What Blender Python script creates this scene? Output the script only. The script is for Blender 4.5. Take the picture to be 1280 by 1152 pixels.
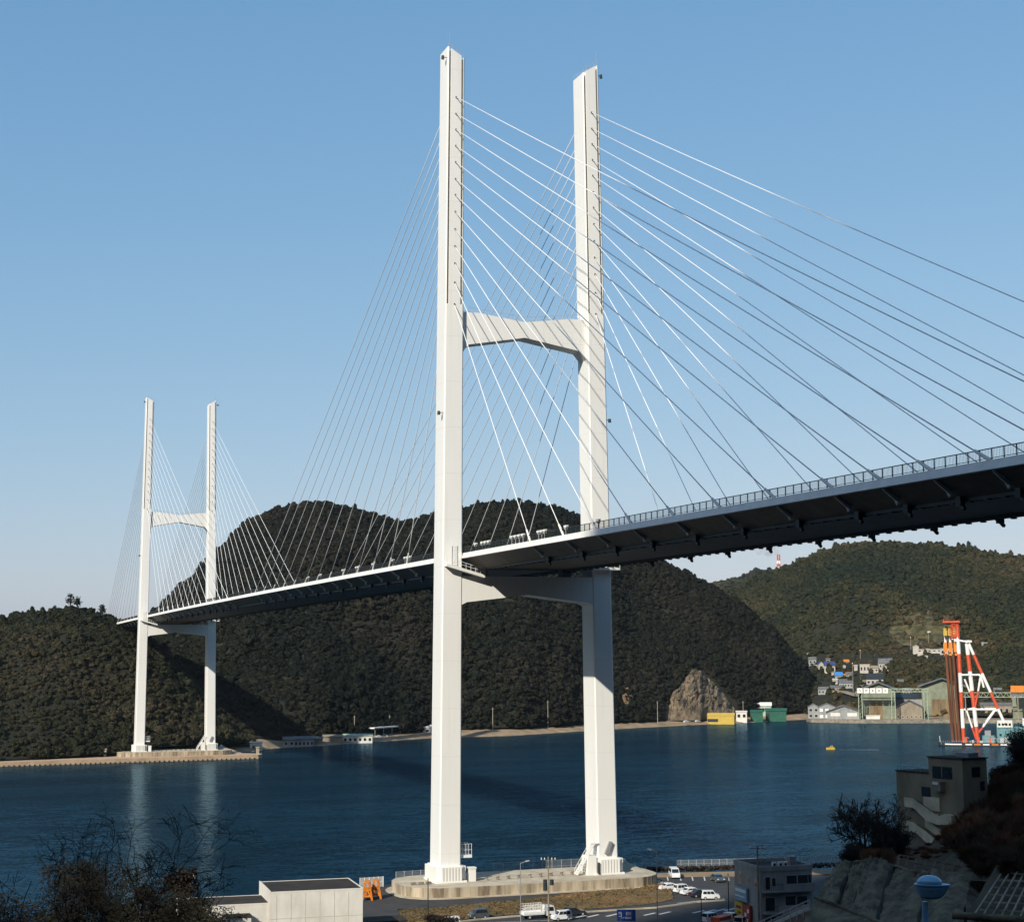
import bpy, bmesh, math, random
from mathutils import Vector, Matrix, noise
random.seed(7)
R = math.radians
for o in list(bpy.data.objects): bpy.data.objects.remove(o)
scene = bpy.context.scene
COL = scene.collection

# ------------------------------------------------------------------ camera
CAM = Vector((-113.469, -311.765, 46.866))
YAW, PIT, ROL, FPX = 0.3427, 0.1180, -0.0056, 2058.4      # FPX: focal length in pixels of a 1280 wide picture
_cy, _sy = math.cos(YAW), math.sin(YAW)
FW = Vector((_sy*math.cos(PIT), _cy*math.cos(PIT), math.sin(PIT)))
RT0 = Vector((_cy, -_sy, 0)); UP0 = RT0.cross(FW)
RT = RT0*math.cos(ROL) + UP0*math.sin(ROL)
UP = -RT0*math.sin(ROL) + UP0*math.cos(ROL)
cd = bpy.data.cameras.new('camera'); cam = bpy.data.objects.new('camera', cd); COL.objects.link(cam)
cd.sensor_width = 36; cd.lens = FPX*36/1280; cd.clip_start = 0.5; cd.clip_end = 12000
cam.matrix_world = Matrix(((RT.x, UP.x, -FW.x, CAM.x), (RT.y, UP.y, -FW.y, CAM.y), (RT.z, UP.z, -FW.z, CAM.z), (0, 0, 0, 1)))
scene.camera = cam

# ------------------------------------------------------------------ light
SUN = Vector((-1, -0.8, 0.84)).normalized()               # direction towards the sun
SUN_EL = math.asin(SUN.z); SUN_ROT = math.atan2(SUN.x, SUN.y)
w = bpy.data.worlds.new('World'); scene.world = w; w.use_nodes = True
wn = w.node_tree.nodes; wl = w.node_tree.links
bg = wn['Background']; sk = wn.new('ShaderNodeTexSky'); sk.sky_type = 'NISHITA'; sk.sun_disc = False
sk.sun_elevation = SUN_EL; sk.sun_rotation = SUN_ROT; sk.altitude = 0; sk.air_density = 1.0; sk.dust_density = 1.0; sk.ozone_density = 5.0
sp = wn.new('ShaderNodeSeparateColor'); cb = wn.new('ShaderNodeCombineColor'); wl.new(sk.outputs[0], sp.inputs[0])
for k, (g_, a_) in enumerate(((.95, 1.13), (.62, 1.73), (.42, 2.62))):   # the picture's tone curve, the same over the whole sky
    pw = wn.new('ShaderNodeMath'); pw.operation = 'POWER'; pw.inputs[1].default_value = g_; wl.new(sp.outputs[k], pw.inputs[0])
    ml = wn.new('ShaderNodeMath'); ml.operation = 'MULTIPLY'; ml.inputs[1].default_value = a_; wl.new(pw.outputs[0], ml.inputs[0]); wl.new(ml.outputs[0], cb.inputs[k])
wl.new(cb.outputs[0], bg.inputs[0]); bg.inputs[1].default_value = 0.12
sl = bpy.data.lights.new('sun', 'SUN'); sl.energy = 5.0; sl.angle = R(0.5); sl.color = (1.0, 0.95, 0.85)
so = bpy.data.objects.new('sun', sl); COL.objects.link(so); so.rotation_euler = SUN.to_track_quat('Z', 'Y').to_euler()
scene.view_settings.view_transform = 'Standard'; scene.view_settings.look = 'None'
scene.view_settings.exposure = 0.12; scene.view_settings.gamma = 1.0; scene.view_settings.use_curve_mapping = False

# ------------------------------------------------------------------ survey helpers (photo pixel + real distance -> world point)
def ray(px, py): return FW + RT*((px-640)/FPX) - UP*((py-576)/FPX)
def PX(px, py, dist):
    d = ray(px, py); return CAM + d*(dist/math.hypot(d.x, d.y))
def PZ(px, py, z):
    d = ray(px, py); return CAM + d*((z-CAM.z)/d.z)
def heading(p): return math.atan2(p[0]-CAM.x, p[1]-CAM.y)
def lerp(a, b, t): return a+(b-a)*t
def ip(tab, x):
    if x <= tab[0][0]: return list(tab[0][1:])
    for a, b in zip(tab, tab[1:]):
        if x <= b[0]:
            t = (x-a[0])/(b[0]-a[0]); t = t*t*(3-2*t)*0.5+t*0.5
            return [lerp(u, v, t) for u, v in zip(a[1:], b[1:])]
    return list(tab[-1][1:])
def fbm(x, y, z=0.0, o=4):
    s = 0; a = 1; f = 1
    for _ in range(o):
        s += a*noise.noise((x*f, y*f, z*f+7.3*_)); a *= .5; f *= 2
    return s

# ------------------------------------------------------------------ materials
def new_mat(name):
    m = bpy.data.materials.new(name); m.use_nodes = True
    return m, m.node_tree.nodes, m.node_tree.links, m.node_tree.nodes['Principled BSDF']
def mat(name, c, rough=0.7, var=0.15, scale=1.0, bump=0.0, metal=0.0, stretch=(1, 1, 1), c2=None, spec=0.3, detail=5.0, lo=.35, hi=.65):
    """base colour c, varied by two noises towards c2 (wear, grain)"""
    m, n, l, b = new_mat(name)
    if c2 is None: c2 = tuple(max(0, v*(1-2.2*var)) for v in c)
    tc = n.new('ShaderNodeTexCoord'); mp = n.new('ShaderNodeMapping'); mp.inputs['Scale'].default_value = stretch
    l.new(tc.outputs['Object'], mp.inputs[0])
    nz = n.new('ShaderNodeTexNoise'); nz.inputs['Scale'].default_value = scale; nz.inputs['Detail'].default_value = detail; nz.inputs['Roughness'].default_value = .62
    l.new(mp.outputs[0], nz.inputs['Vector'])
    rp = n.new('ShaderNodeValToRGB'); rp.color_ramp.elements[0].position = lo; rp.color_ramp.elements[1].position = hi
    rp.color_ramp.elements[0].color = (*c2, 1); rp.color_ramp.elements[1].color = (*c, 1)
    l.new(nz.outputs[0], rp.inputs[0]); l.new(rp.outputs[0], b.inputs['Base Color'])
    b.inputs['Roughness'].default_value = rough; b.inputs['Metallic'].default_value = metal; b.inputs['Specular IOR Level'].default_value = spec
    if bump:
        bp = n.new('ShaderNodeBump'); bp.inputs['Strength'].default_value = bump; bp.inputs['Distance'].default_value = 0.1
        n2 = n.new('ShaderNodeTexNoise'); n2.inputs['Scale'].default_value = scale*6; n2.inputs['Detail'].default_value = 4
        l.new(tc.outputs['Object'], n2.inputs['Vector']); l.new(n2.outputs[0], bp.inputs['Height']); l.new(bp.outputs[0], b.inputs['Normal'])
    return m
def leaf_mat(name, cols, wscale=0.012, rnd=0.5, trans=0.0):
    """foliage: ramp over per-plant random value plus a broad patchiness over the ground"""
    m, n, l, b = new_mat(name)
    oi = n.new('ShaderNodeObjectInfo'); ge = n.new('ShaderNodeNewGeometry')
    nz = n.new('ShaderNodeTexNoise'); nz.inputs['Scale'].default_value = wscale; nz.inputs['Detail'].default_value = 3
    l.new(ge.outputs['Position'], nz.inputs['Vector'])
    a = n.new('ShaderNodeMath'); a.operation = 'MULTIPLY_ADD'; a.inputs[1].default_value = 2.4; a.inputs[2].default_value = -0.7-rnd*.5
    l.new(nz.outputs[0], a.inputs[0])
    c = n.new('ShaderNodeMath'); c.operation = 'MULTIPLY_ADD'; c.inputs[1].default_value = rnd
    l.new(oi.outputs['Random'], c.inputs[0]); l.new(a.outputs[0], c.inputs[2])
    nf = n.new('ShaderNodeTexNoise'); nf.inputs['Scale'].default_value = .9; nf.inputs['Detail'].default_value = 2; l.new(ge.outputs['Position'], nf.inputs['Vector'])
    rp = n.new('ShaderNodeValToRGB'); e = rp.color_ramp.elements
    while len(e) < len(cols): e.new(.5)
    for k, (p, cc) in enumerate(cols): e[k].position = p; e[k].color = (*cc, 1)
    l.new(c.outputs[0], rp.inputs[0])
    mx = n.new('ShaderNodeMix'); mx.data_type = 'RGBA'; mx.blend_type = 'MULTIPLY'; mx.inputs[0].default_value = .7
    r2 = n.new('ShaderNodeValToRGB'); r2.color_ramp.elements[0].color = (.7, .7, .7, 1); r2.color_ramp.elements[1].color = (1.25, 1.25, 1.25, 1); r2.color_ramp.elements[0].position = .3; r2.color_ramp.elements[1].position = .7
    l.new(nf.outputs[0], r2.inputs[0]); l.new(rp.outputs[0], mx.inputs[6]); l.new(r2.outputs[0], mx.inputs[7])
    l.new(mx.outputs[2], b.inputs['Base Color'])
    b.inputs['Roughness'].default_value = .75; b.inputs['Specular IOR Level'].default_value = .15
    return m
M = {}
M['white'] = mat('white_paint', (.81, .80, .755), .45, .04, .12, stretch=(1, 1, .25), c2=(.77, .755, .70))
def add_joints(m, step, w_, dark):
    """weld lines between the steel segments and faint rain streaks"""
    n, l = m.node_tree.nodes, m.node_tree.links; b = n['Principled BSDF']; src = b.inputs['Base Color'].links[0].from_socket
    tc = n.new('ShaderNodeTexCoord'); sp_ = n.new('ShaderNodeSeparateXYZ'); l.new(tc.outputs['Object'], sp_.inputs[0])
    md = n.new('ShaderNodeMath'); md.operation = 'MODULO'; md.inputs[1].default_value = step; l.new(sp_.outputs[2], md.inputs[0])
    lt = n.new('ShaderNodeMath'); lt.operation = 'LESS_THAN'; lt.inputs[1].default_value = w_; l.new(md.outputs[0], lt.inputs[0])
    mp = n.new('ShaderNodeMapping'); mp.inputs['Scale'].default_value = (1.6, 1.6, .035); l.new(tc.outputs['Object'], mp.inputs[0])
    nz = n.new('ShaderNodeTexNoise'); nz.inputs['Scale'].default_value = 1.0; nz.inputs['Detail'].default_value = 4; l.new(mp.outputs[0], nz.inputs['Vector'])
    rp = n.new('ShaderNodeValToRGB'); rp.color_ramp.elements[0].position = .56; rp.color_ramp.elements[1].position = .78; rp.color_ramp.elements[1].color = (.22, .22, .22, 1); l.new(nz.outputs[0], rp.inputs[0])
    mx = n.new('ShaderNodeMath'); mx.operation = 'MAXIMUM'; ml = n.new('ShaderNodeMath'); ml.operation = 'MULTIPLY'; ml.inputs[1].default_value = .22; l.new(lt.outputs[0], ml.inputs[0]); l.new(ml.outputs[0], mx.inputs[0]); l.new(rp.outputs[0], mx.inputs[1])
    mi = n.new('ShaderNodeMix'); mi.data_type = 'RGBA'; l.new(mx.outputs[0], mi.inputs[0]); l.new(src, mi.inputs[6]); mi.inputs[7].default_value = (*dark, 1); l.new(mi.outputs[2], b.inputs['Base Color'])
add_joints(M['white'], 9.2, .14, (.50, .48, .42))
M['beam'] = mat('edge_paint', (.85, .82, .75), .45, .05, .5)
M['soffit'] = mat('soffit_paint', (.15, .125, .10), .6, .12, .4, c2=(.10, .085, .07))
M['cable'] = mat('cable_sheath', (.86, .86, .84), .4, .03, 1)
M['dark'] = mat('dark_steel', (.035, .042, .045), .5, .2, 2)
M['grey'] = mat('grey_steel', (.30, .31, .31), .5, .15, 2)
M['galv'] = mat('galvanised_steel', (.55, .56, .55), .4, .1, 3, metal=.3)
M['glass'] = mat('window_glass', (.02, .025, .03), .08, .1, 1, spec=.6)
M['conc'] = mat('pale_concrete', (.52, .455, .345), .85, .15, .35, .3, c2=(.36, .30, .21))
M['concw'] = mat('stained_concrete', (.50, .42, .30), .88, .3, .55, .3, stretch=(1, 1, .12), c2=(.17, .13, .085), lo=.36, hi=.6)
M['concd'] = mat('old_concrete', (.30, .26, .20), .9, .3, .5, .5, c2=(.14, .125, .095))
M['asph'] = mat('asphalt', (.055, .053, .052), .9, .15, .4, .3)
M['mark'] = mat('road_paint', (.62, .62, .60), .7, .12, 3)
M['sand'] = mat('shore_sand', (.36, .25, .15), .95, .3, .12, .4, c2=(.20, .15, .09))
M['quay'] = mat('quay_concrete', (.50, .36, .235), .9, .2, .25, .3, c2=(.36, .25, .16))
M['grass'] = mat('dry_grass', (.20, .115, .045), .95, .3, .22, .6, c2=(.075, .065, .028))
M['earth'] = mat('earth', (.12, .085, .05), .95, .3, .3, .5, c2=(.06, .05, .03))
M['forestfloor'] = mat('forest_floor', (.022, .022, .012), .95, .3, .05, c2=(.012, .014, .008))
M['black'] = mat('black_rubber', (.02, .02, .02), .8, .1, 3)
M['red'] = mat('red_paint', (.66, .10, .04), .5, .12, .6)
M['orange'] = mat('orange_paint', (.75, .24, .03), .5, .12, .6)
M['brown'] = mat('rusty_brown_steel', (.19, .075, .036), .75, .3, .4, stretch=(1, 1, .1))
M['teal'] = mat('teal_paint', (.15, .31, .32), .5, .15, .5)
M['wwall'] = mat('white_wall', (.74, .70, .62), .8, .1, .35, .2, c2=(.60, .56, .48), stretch=(1, 1, .5))
M['roofdk'] = mat('dark_flat_roof', (.045, .034, .026), .9, .4, .5, .4, c2=(.02, .016, .012))
M['gwall'] = mat('grey_wall', (.33, .34, .32), .85, .15, .4, .3, stretch=(1, 1, .4))
M['twall'] = mat('tan_wall', (.30, .25, .18), .85, .15, .4, .3, stretch=(1, 1, .4))
M['yellow'] = mat('yellow_paint', (.55, .38, .07), .55, .08, .5)
M['green'] = mat('green_paint', (.025, .12, .075), .6, .15, .5)
M['pgreen'] = mat('pale_green_paint', (.42, .50, .36), .6, .15, .5)
M['bluer'] = mat('blue_roof', (.045, .065, .16), .5, .15, .8)
M['bluet'] = mat('blue_sheet', (.05, .22, .55), .6, .1, .8)
M['vwall'] = mat('village_wall', (.50, .46, .40), .8, .12, .35, .2, c2=(.36, .33, .28))
M['greyr'] = mat('grey_tile_roof', (.17, .17, .165), .7, .2, .6)
M['wood'] = mat('bark', (.06, .045, .032), .95, .3, 2, .4)
M['rock'] = mat('rock_face', (.22, .165, .105), .95, .35, .16, .9, c2=(.06, .05, .035), stretch=(1, 1, .8), detail=9)

# ------------------------------------------------------------------ mesh builder
class MB:
    def __init__(s): s.v = []; s.f = []; s.mi = []; s.m = 0
    def add(s, vs, fs):
        k = len(s.v); s.v += [tuple(v) for v in vs]; s.f += [tuple(i+k for i in f) for f in fs]; s.mi += [s.m]*len(fs); return s
    def box(s, c, size, ax=None):
        """box centred at c; ax = (x axis, y axis) horizontal unit vectors"""
        X, Y = ax if ax else (Vector((1, 0, 0)), Vector((0, 1, 0))); Z = Vector((0, 0, 1)); c = Vector(c)
        vs = [c+X*(i*size[0]/2)+Y*(j*size[1]/2)+Z*(k*size[2]/2) for k in (-1, 1) for i, j in ((-1, -1), (1, -1), (1, 1), (-1, 1))]
        return s.add(vs, [(3, 2, 1, 0), (4, 5, 6, 7), (0, 1, 5, 4), (1, 2, 6, 5), (2, 3, 7, 6), (3, 0, 4, 7)])
    def bb(s, x0, x1, y0, y1, z0, z1): return s.box(((x0+x1)/2, (y0+y1)/2, (z0+z1)/2), (x1-x0, y1-y0, z1-z0))
    def tube(s, p0, p1, r0, r1=None, n=6, cap=True):
        p0 = Vector(p0); p1 = Vector(p1); r1 = r0 if r1 is None else r1
        d = (p1-p0).normalized(); a = d.orthogonal().normalized(); b = d.cross(a)
        vs = [p+(a*math.cos(2*math.pi*i/n)+b*math.sin(2*math.pi*i/n))*r for p, r in ((p0, r0), (p1, r1)) for i in range(n)]
        fs = [(i, (i+1) % n, n+(i+1) % n, n+i) for i in range(n)]
        if cap: fs += [tuple(range(n-1, -1, -1)), tuple(range(n, 2*n))]
        return s.add(vs, fs)
    def path(s, pts, rs, n=5):
        pts = [Vector(p) for p in pts]; vs = []; fs = []; a = None
        for i, p in enumerate(pts):
            d = (pts[min(i+1, len(pts)-1)]-pts[max(i-1, 0)]).normalized()
            a = (a-d*a.dot(d)).normalized() if a is not None and (a-d*a.dot(d)).length > 1e-4 else d.orthogonal().normalized()
            b = d.cross(a)
            vs += [p+(a*math.cos(2*math.pi*k/n)+b*math.sin(2*math.pi*k/n))*rs[i] for k in range(n)]
        for i in range(len(pts)-1):
            for k in range(n): fs.append((i*n+k, i*n+(k+1) % n, (i+1)*n+(k+1) % n, (i+1)*n+k))
        fs.append(tuple(range(n-1, -1, -1))); fs.append(tuple((len(pts)-1)*n+k for k in range(n)))
        return s.add(vs, fs)
    def beam(s, p0, p1, w_, h_, up=(0, 0, 1)):
        p0 = Vector(p0); p1 = Vector(p1); d = (p1-p0).normalized(); a = d.cross(Vector(up)).normalized(); b = a.cross(d)
        vs = [p+a*(i*w_/2)+b*(j*h_/2) for p in (p0, p1) for i, j in ((-1, -1), (1, -1), (1, 1), (-1, 1))]
        return s.add(vs, [(3, 2, 1, 0), (4, 5, 6, 7), (0, 1, 5, 4), (1, 2, 6, 5), (2, 3, 7, 6), (3, 0, 4, 7)])
    def prism(s, poly, z0, z1):
        """vertical prism over a horizontal polygon of (x, y); z1 may be a list"""
        n = len(poly); z1 = z1 if isinstance(z1, (list, tuple)) else [z1]*n
        vs = [(p[0], p[1], z0) for p in poly]+[(p[0], p[1], z) for p, z in zip(poly, z1)]
        return s.add(vs, [tuple(range(n-1, -1, -1)), tuple(range(n, 2*n))]+[(i, (i+1) % n, n+(i+1) % n, n+i) for i in range(n)])
    def extr(s, poly, o, X, Z, Y, d):
        """polygon of (x, z) in the plane (o; X, Z), extruded by d along Y"""
        o, X, Y, Z = Vector(o), Vector(X), Vector(Y), Vector(Z); n = len(poly)
        vs = [o+X*p[0]+Z*p[1] for p in poly]+[o+X*p[0]+Z*p[1]+Y*d for p in poly]
        return s.add(vs, [tuple(range(n)), tuple(range(2*n-1, n-1, -1))]+[(i, n+i, n+(i+1) % n, (i+1) % n) for i in range(n)])
    def loft(s, secs, cap=True):
        n = len(secs[0]); vs = [p for q in secs for p in q]; fs = []
        for i in range(len(secs)-1):
            for k in range(n): fs.append((i*n+k, i*n+(k+1) % n, (i+1)*n+(k+1) % n, (i+1)*n+k))
        if cap: fs += [tuple(range(n-1, -1, -1)), tuple((len(secs)-1)*n+k for k in range(n))]
        return s.add(vs, fs)
    def grid(s, rows):
        n = len(rows[0]); vs = [p for q in rows for p in q]
        return s.add(vs, [(i*n+k, i*n+k+1, (i+1)*n+k+1, (i+1)*n+k) for i in range(len(rows)-1) for k in range(n-1)])
    def build(s, name, m, parent=None, smooth=False, fixn=True):
        off = parent.get('_w', (0, 0, 0)) if parent else (0, 0, 0)
        me = bpy.data.meshes.new(name)
        me.from_pydata([(v[0]-off[0], v[1]-off[1], v[2]-off[2]) for v in s.v], [], s.f)
        for mm in (m if isinstance(m, (list, tuple)) else [m]): me.materials.append(mm)
        if any(s.mi): me.polygons.foreach_set('material_index', s.mi)
        if fixn and len(s.f) < 60000:
            bm = bmesh.new(); bm.from_mesh(me); bmesh.ops.recalc_face_normals(bm, faces=bm.faces); bm.to_mesh(me); bm.free()
        if smooth: me.polygons.foreach_set('use_smooth', [True]*len(me.polygons))
        o = bpy.data.objects.new(name, me); COL.objects.link(o)
        if parent: o.parent = parent; o['_w'] = tuple(off)
        return o
def thing(name, label, cat, loc=(0, 0, 0), group=None):
    o = bpy.data.objects.new(name, None); COL.objects.link(o); o.location = loc; o['_w'] = tuple(loc); o.empty_display_size = .5
    o['label'] = label; o['category'] = cat
    if group: o['group'] = group
    return o
def tag(o, label, cat, group=None):
    o['label'] = label; o['category'] = cat
    if group: o['group'] = group
    return o
def struct(o): o['kind'] = 'structure'; return o
def stuff(o): o['kind'] = 'stuff'; return o
def inst(name, me, loc, parent, rotz=0):
    o = bpy.data.objects.new(name, me); COL.objects.link(o); off = parent.get('_w', (0, 0, 0)); o.parent = parent
    o.location = [a-b for a, b in zip(loc, off)]; o.rotation_euler = (0, 0, rotz); o['_w'] = tuple(loc); return o
def copy_tree(root, loc, rotz=0, label=None, group=None):
    def rec(o, p):
        c = o.copy(); COL.objects.link(c); c.parent = p
        for ch in o.children: rec(ch, c)
        return c
    r = root.copy(); COL.objects.link(r); r.location = loc; r.rotation_euler = (0, 0, rotz)
    if label: r['label'] = label
    if group: r['group'] = group
    for ch in root.children: rec(ch, r)
    return r
Z3 = Vector((0, 0, 1))
def frame_at(p):
    """horizontal axes at p: to the right as seen from the viewpoint, and away from it"""
    d = Vector((p[0]-CAM.x, p[1]-CAM.y, 0)).normalized(); return Vector((d.y, -d.x, 0)), d
# ------------------------------------------------------------------ water
def water_mat():
    m, n, l, b = new_mat('sea_water')
    ge = n.new('ShaderNodeTexCoord')
    nz = n.new('ShaderNodeTexNoise'); nz.inputs['Scale'].default_value = .012; nz.inputs['Detail'].default_value = 5
    mp = n.new('ShaderNodeMapping'); mp.inputs['Scale'].default_value = (.5, 1.6, 1); mp.inputs['Rotation'].default_value = (0, 0, .5)
    l.new(ge.outputs['Object'], mp.inputs[0]); l.new(mp.outputs[0], nz.inputs['Vector'])
    rp = n.new('ShaderNodeValToRGB'); rp.color_ramp.elements[0].position = .38; rp.color_ramp.elements[1].position = .66
    rp.color_ramp.elements[0].color = (.0035, .016, .028, 1); rp.color_ramp.elements[1].color = (.0055, .026, .045, 1)
    l.new(nz.outputs[0], rp.inputs[0]); n.remove(b)
    df = n.new('ShaderNodeSubsurfaceScattering'); df.falloff = 'BURLEY'; df.inputs['Radius'].default_value = (18, 30, 32); df.inputs['Scale'].default_value = 1.0; l.new(rp.outputs[0], df.inputs[0]); gl = n.new('ShaderNodeBsdfGlossy'); gl.inputs['Roughness'].default_value = .15; gl.inputs['Color'].default_value = (.58, .85, 1, 1)
    fr = n.new('ShaderNodeFresnel'); fr.inputs[0].default_value = 1.33; fm = n.new('ShaderNodeMath'); fm.operation = 'MULTIPLY'; fm.inputs[1].default_value = .36; l.new(fr.outputs[0], fm.inputs[0])
    ms = n.new('ShaderNodeMixShader'); l.new(fm.outputs[0], ms.inputs[0]); l.new(df.outputs[0], ms.inputs[1]); l.new(gl.outputs[0], ms.inputs[2]); l.new(ms.outputs[0], n['Material Output'].inputs[0])
    # wave facets: a normal tilted by noise, so that far water keeps its slopes; calm and ruffled patches
    def facet(sc, st, k):
        q = n.new('ShaderNodeTexNoise'); q.inputs['Scale'].default_value = sc; q.inputs['Detail'].default_value = 3; q.inputs['Roughness'].default_value = .6
        m2 = n.new('ShaderNodeMapping'); m2.inputs['Scale'].default_value = st; m2.inputs['Rotation'].default_value = (0, 0, -.34)
        l.new(ge.outputs['Object'], m2.inputs[0]); l.new(m2.outputs[0], q.inputs['Vector'])
        v = n.new('ShaderNodeVectorMath'); v.operation = 'SUBTRACT'; v.inputs[1].default_value = (.5, .5, .5); l.new(q.outputs['Color'], v.inputs[0])
        w_ = n.new('ShaderNodeVectorMath'); w_.operation = 'MULTIPLY'; w_.inputs[1].default_value = (k, k, 0); l.new(v.outputs[0], w_.inputs[0]); return w_
    a = facet(1.3, (.6, 1.3, 1), .62); c = facet(.22, (.5, 1.5, 1), .34)
    ad = n.new('ShaderNodeVectorMath'); ad.operation = 'ADD'; l.new(a.outputs[0], ad.inputs[0]); l.new(c.outputs[0], ad.inputs[1])
    pr = n.new('ShaderNodeValToRGB'); pr.color_ramp.elements[0].position = .40; pr.color_ramp.elements[1].position = .6; pr.color_ramp.elements[0].color = (.5, .5, .5, 1); pr.color_ramp.elements[1].color = (1, 1, 1, 1)
    n3 = n.new('ShaderNodeTexNoise'); n3.inputs['Scale'].default_value = .006; n3.inputs['Detail'].default_value = 4; m3 = n.new('ShaderNodeMapping'); m3.inputs['Scale'].default_value = (.5, 3.0, 1); m3.inputs['Rotation'].default_value = (0, 0, -.34)
    l.new(ge.outputs['Object'], m3.inputs[0]); l.new(m3.outputs[0], n3.inputs['Vector']); l.new(n3.outputs[0], pr.inputs[0])
    sc_ = n.new('ShaderNodeVectorMath'); sc_.operation = 'MULTIPLY'; l.new(ad.outputs[0], sc_.inputs[0]); l.new(pr.outputs[0], sc_.inputs[1])
    a2 = n.new('ShaderNodeVectorMath'); a2.operation = 'ADD'; a2.inputs[1].default_value = (0, 0, 1); l.new(sc_.outputs[0], a2.inputs[0])
    nn = n.new('ShaderNodeVectorMath'); nn.operation = 'NORMALIZE'; l.new(a2.outputs[0], nn.inputs[0]); l.new(nn.outputs[0], gl.inputs['Normal']); l.new(nn.outputs[0], fr.inputs['Normal'])
    return m
M['water'] = water_mat()
mb = MB(); mb.add([(-2550, -2250, 0), (2550, -2250, 0), (2550, 3850, 0), (-2550, 3850, 0)], [(0, 1, 2, 3)])
struct(mb.build('water', M['water']))

# ------------------------------------------------------------------ hills and forest
crown_col = bpy.data.collections.new('crowns')            # prototypes only, never linked to the scene
def crown_mesh(name, m, seed, rx=4, rz=3.4, nq=130, qs=1.05, spike=0, core=True):
    rnd = random.Random(seed); mb = MB()
    lobes = [(Vector((0, 0, rz*.75)), .78)]+[(Vector((rnd.uniform(-.55, .55)*rx, rnd.uniform(-.55, .55)*rx, rz*rnd.uniform(.55, 1.25))), rnd.uniform(.4, .6)) for _ in range(6)]
    for _ in range(nq):
        c, k = lobes[rnd.randrange(len(lobes))]
        d = Vector((rnd.gauss(0, 1), rnd.gauss(0, 1), rnd.gauss(.25, .9))).normalized()
        p = c+Vector((d.x*rx*k, d.y*rx*k, d.z*rz*k*.9))*rnd.uniform(.75, 1.08)
        if spike: p.z = p.z*(1+spike*max(0, 1-math.hypot(p.x, p.y)/rx))
        nrm = (d+Vector((rnd.gauss(0, .35), rnd.gauss(0, .35), rnd.gauss(.2, .35)))).normalized()
        a = nrm.orthogonal().normalized(); b = nrm.cross(a); t = rnd.uniform(0, 6.28); a, b = a*math.cos(t)+b*math.sin(t), b*math.cos(t)-a*math.sin(t)
        s = qs*rnd.uniform(.6, 1.35)
        if not core:                                     # dry stems and blades instead of leaf clumps
            t_ = (d+Vector((rnd.gauss(0, .5), rnd.gauss(0, .5), .9))).normalized(); w_ = t_.orthogonal().normalized()*s*.16; p0 = c+(p-c)*rnd.uniform(.3, 1); mb.add([p0-w_, p0+w_, p0+t_*s*2.2], [(0, 1, 2)]); continue
        mb.add([p-a*s-b*s*.6, p+a*s*.7-b*s, p+a*s+b*s*.5, p-a*s*.5+b*s], [(0, 1, 2, 3)])
    # dark inner mass
    for c, k in lobes if core else []:
        n_ = 8; rings = []
        for j in range(1, 6):
            th = math.pi*j/6; rings.append([c+Vector((math.sin(th)*math.cos(2*math.pi*i/n_)*rx*k*.9, math.sin(th)*math.sin(2*math.pi*i/n_)*rx*k*.9, -math.cos(th)*rz*k*.82)) for i in range(n_)])
        mb.loft(rings)
    return mb
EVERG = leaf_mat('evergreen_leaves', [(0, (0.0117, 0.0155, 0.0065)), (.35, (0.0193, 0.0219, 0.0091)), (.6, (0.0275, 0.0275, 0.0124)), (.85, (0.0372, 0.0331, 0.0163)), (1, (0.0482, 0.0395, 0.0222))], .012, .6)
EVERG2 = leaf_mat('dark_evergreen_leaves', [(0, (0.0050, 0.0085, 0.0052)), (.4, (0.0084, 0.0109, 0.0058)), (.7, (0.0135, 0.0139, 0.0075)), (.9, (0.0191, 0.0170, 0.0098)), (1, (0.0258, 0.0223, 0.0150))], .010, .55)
BAMB = leaf_mat('right_hill_leaves', [(0, (0.0118, 0.0202, 0.0115)), (.35, (0.0213, 0.0273, 0.0115)), (.6, (0.0354, 0.0364, 0.0150)), (.85, (0.0542, 0.0455, 0.0194)), (1, (0.0826, 0.0586, 0.0282))], .006, .45)
def crowns(colname, m):
    c = bpy.data.collections.new(colname)
    for k, (rx, rz, nq, sp) in enumerate([(4, 3.0, 300, 0), (3.6, 3.6, 300, 0), (4.4, 2.8, 320, 0), (3.0, 4.0, 260, .35), (3.8, 3.2, 300, 0)]):
        o = crown_mesh('crown', m, 50+k, rx, rz, nq, .55, sp).build('crown', m, fixn=False); COL.objects.unlink(o); c.objects.link(o)
    return c
CR_A = crowns('crowns_a', EVERG); CR_B = crowns('crowns_b', EVERG2); CR_C = crowns('crowns_c', BAMB)
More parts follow.
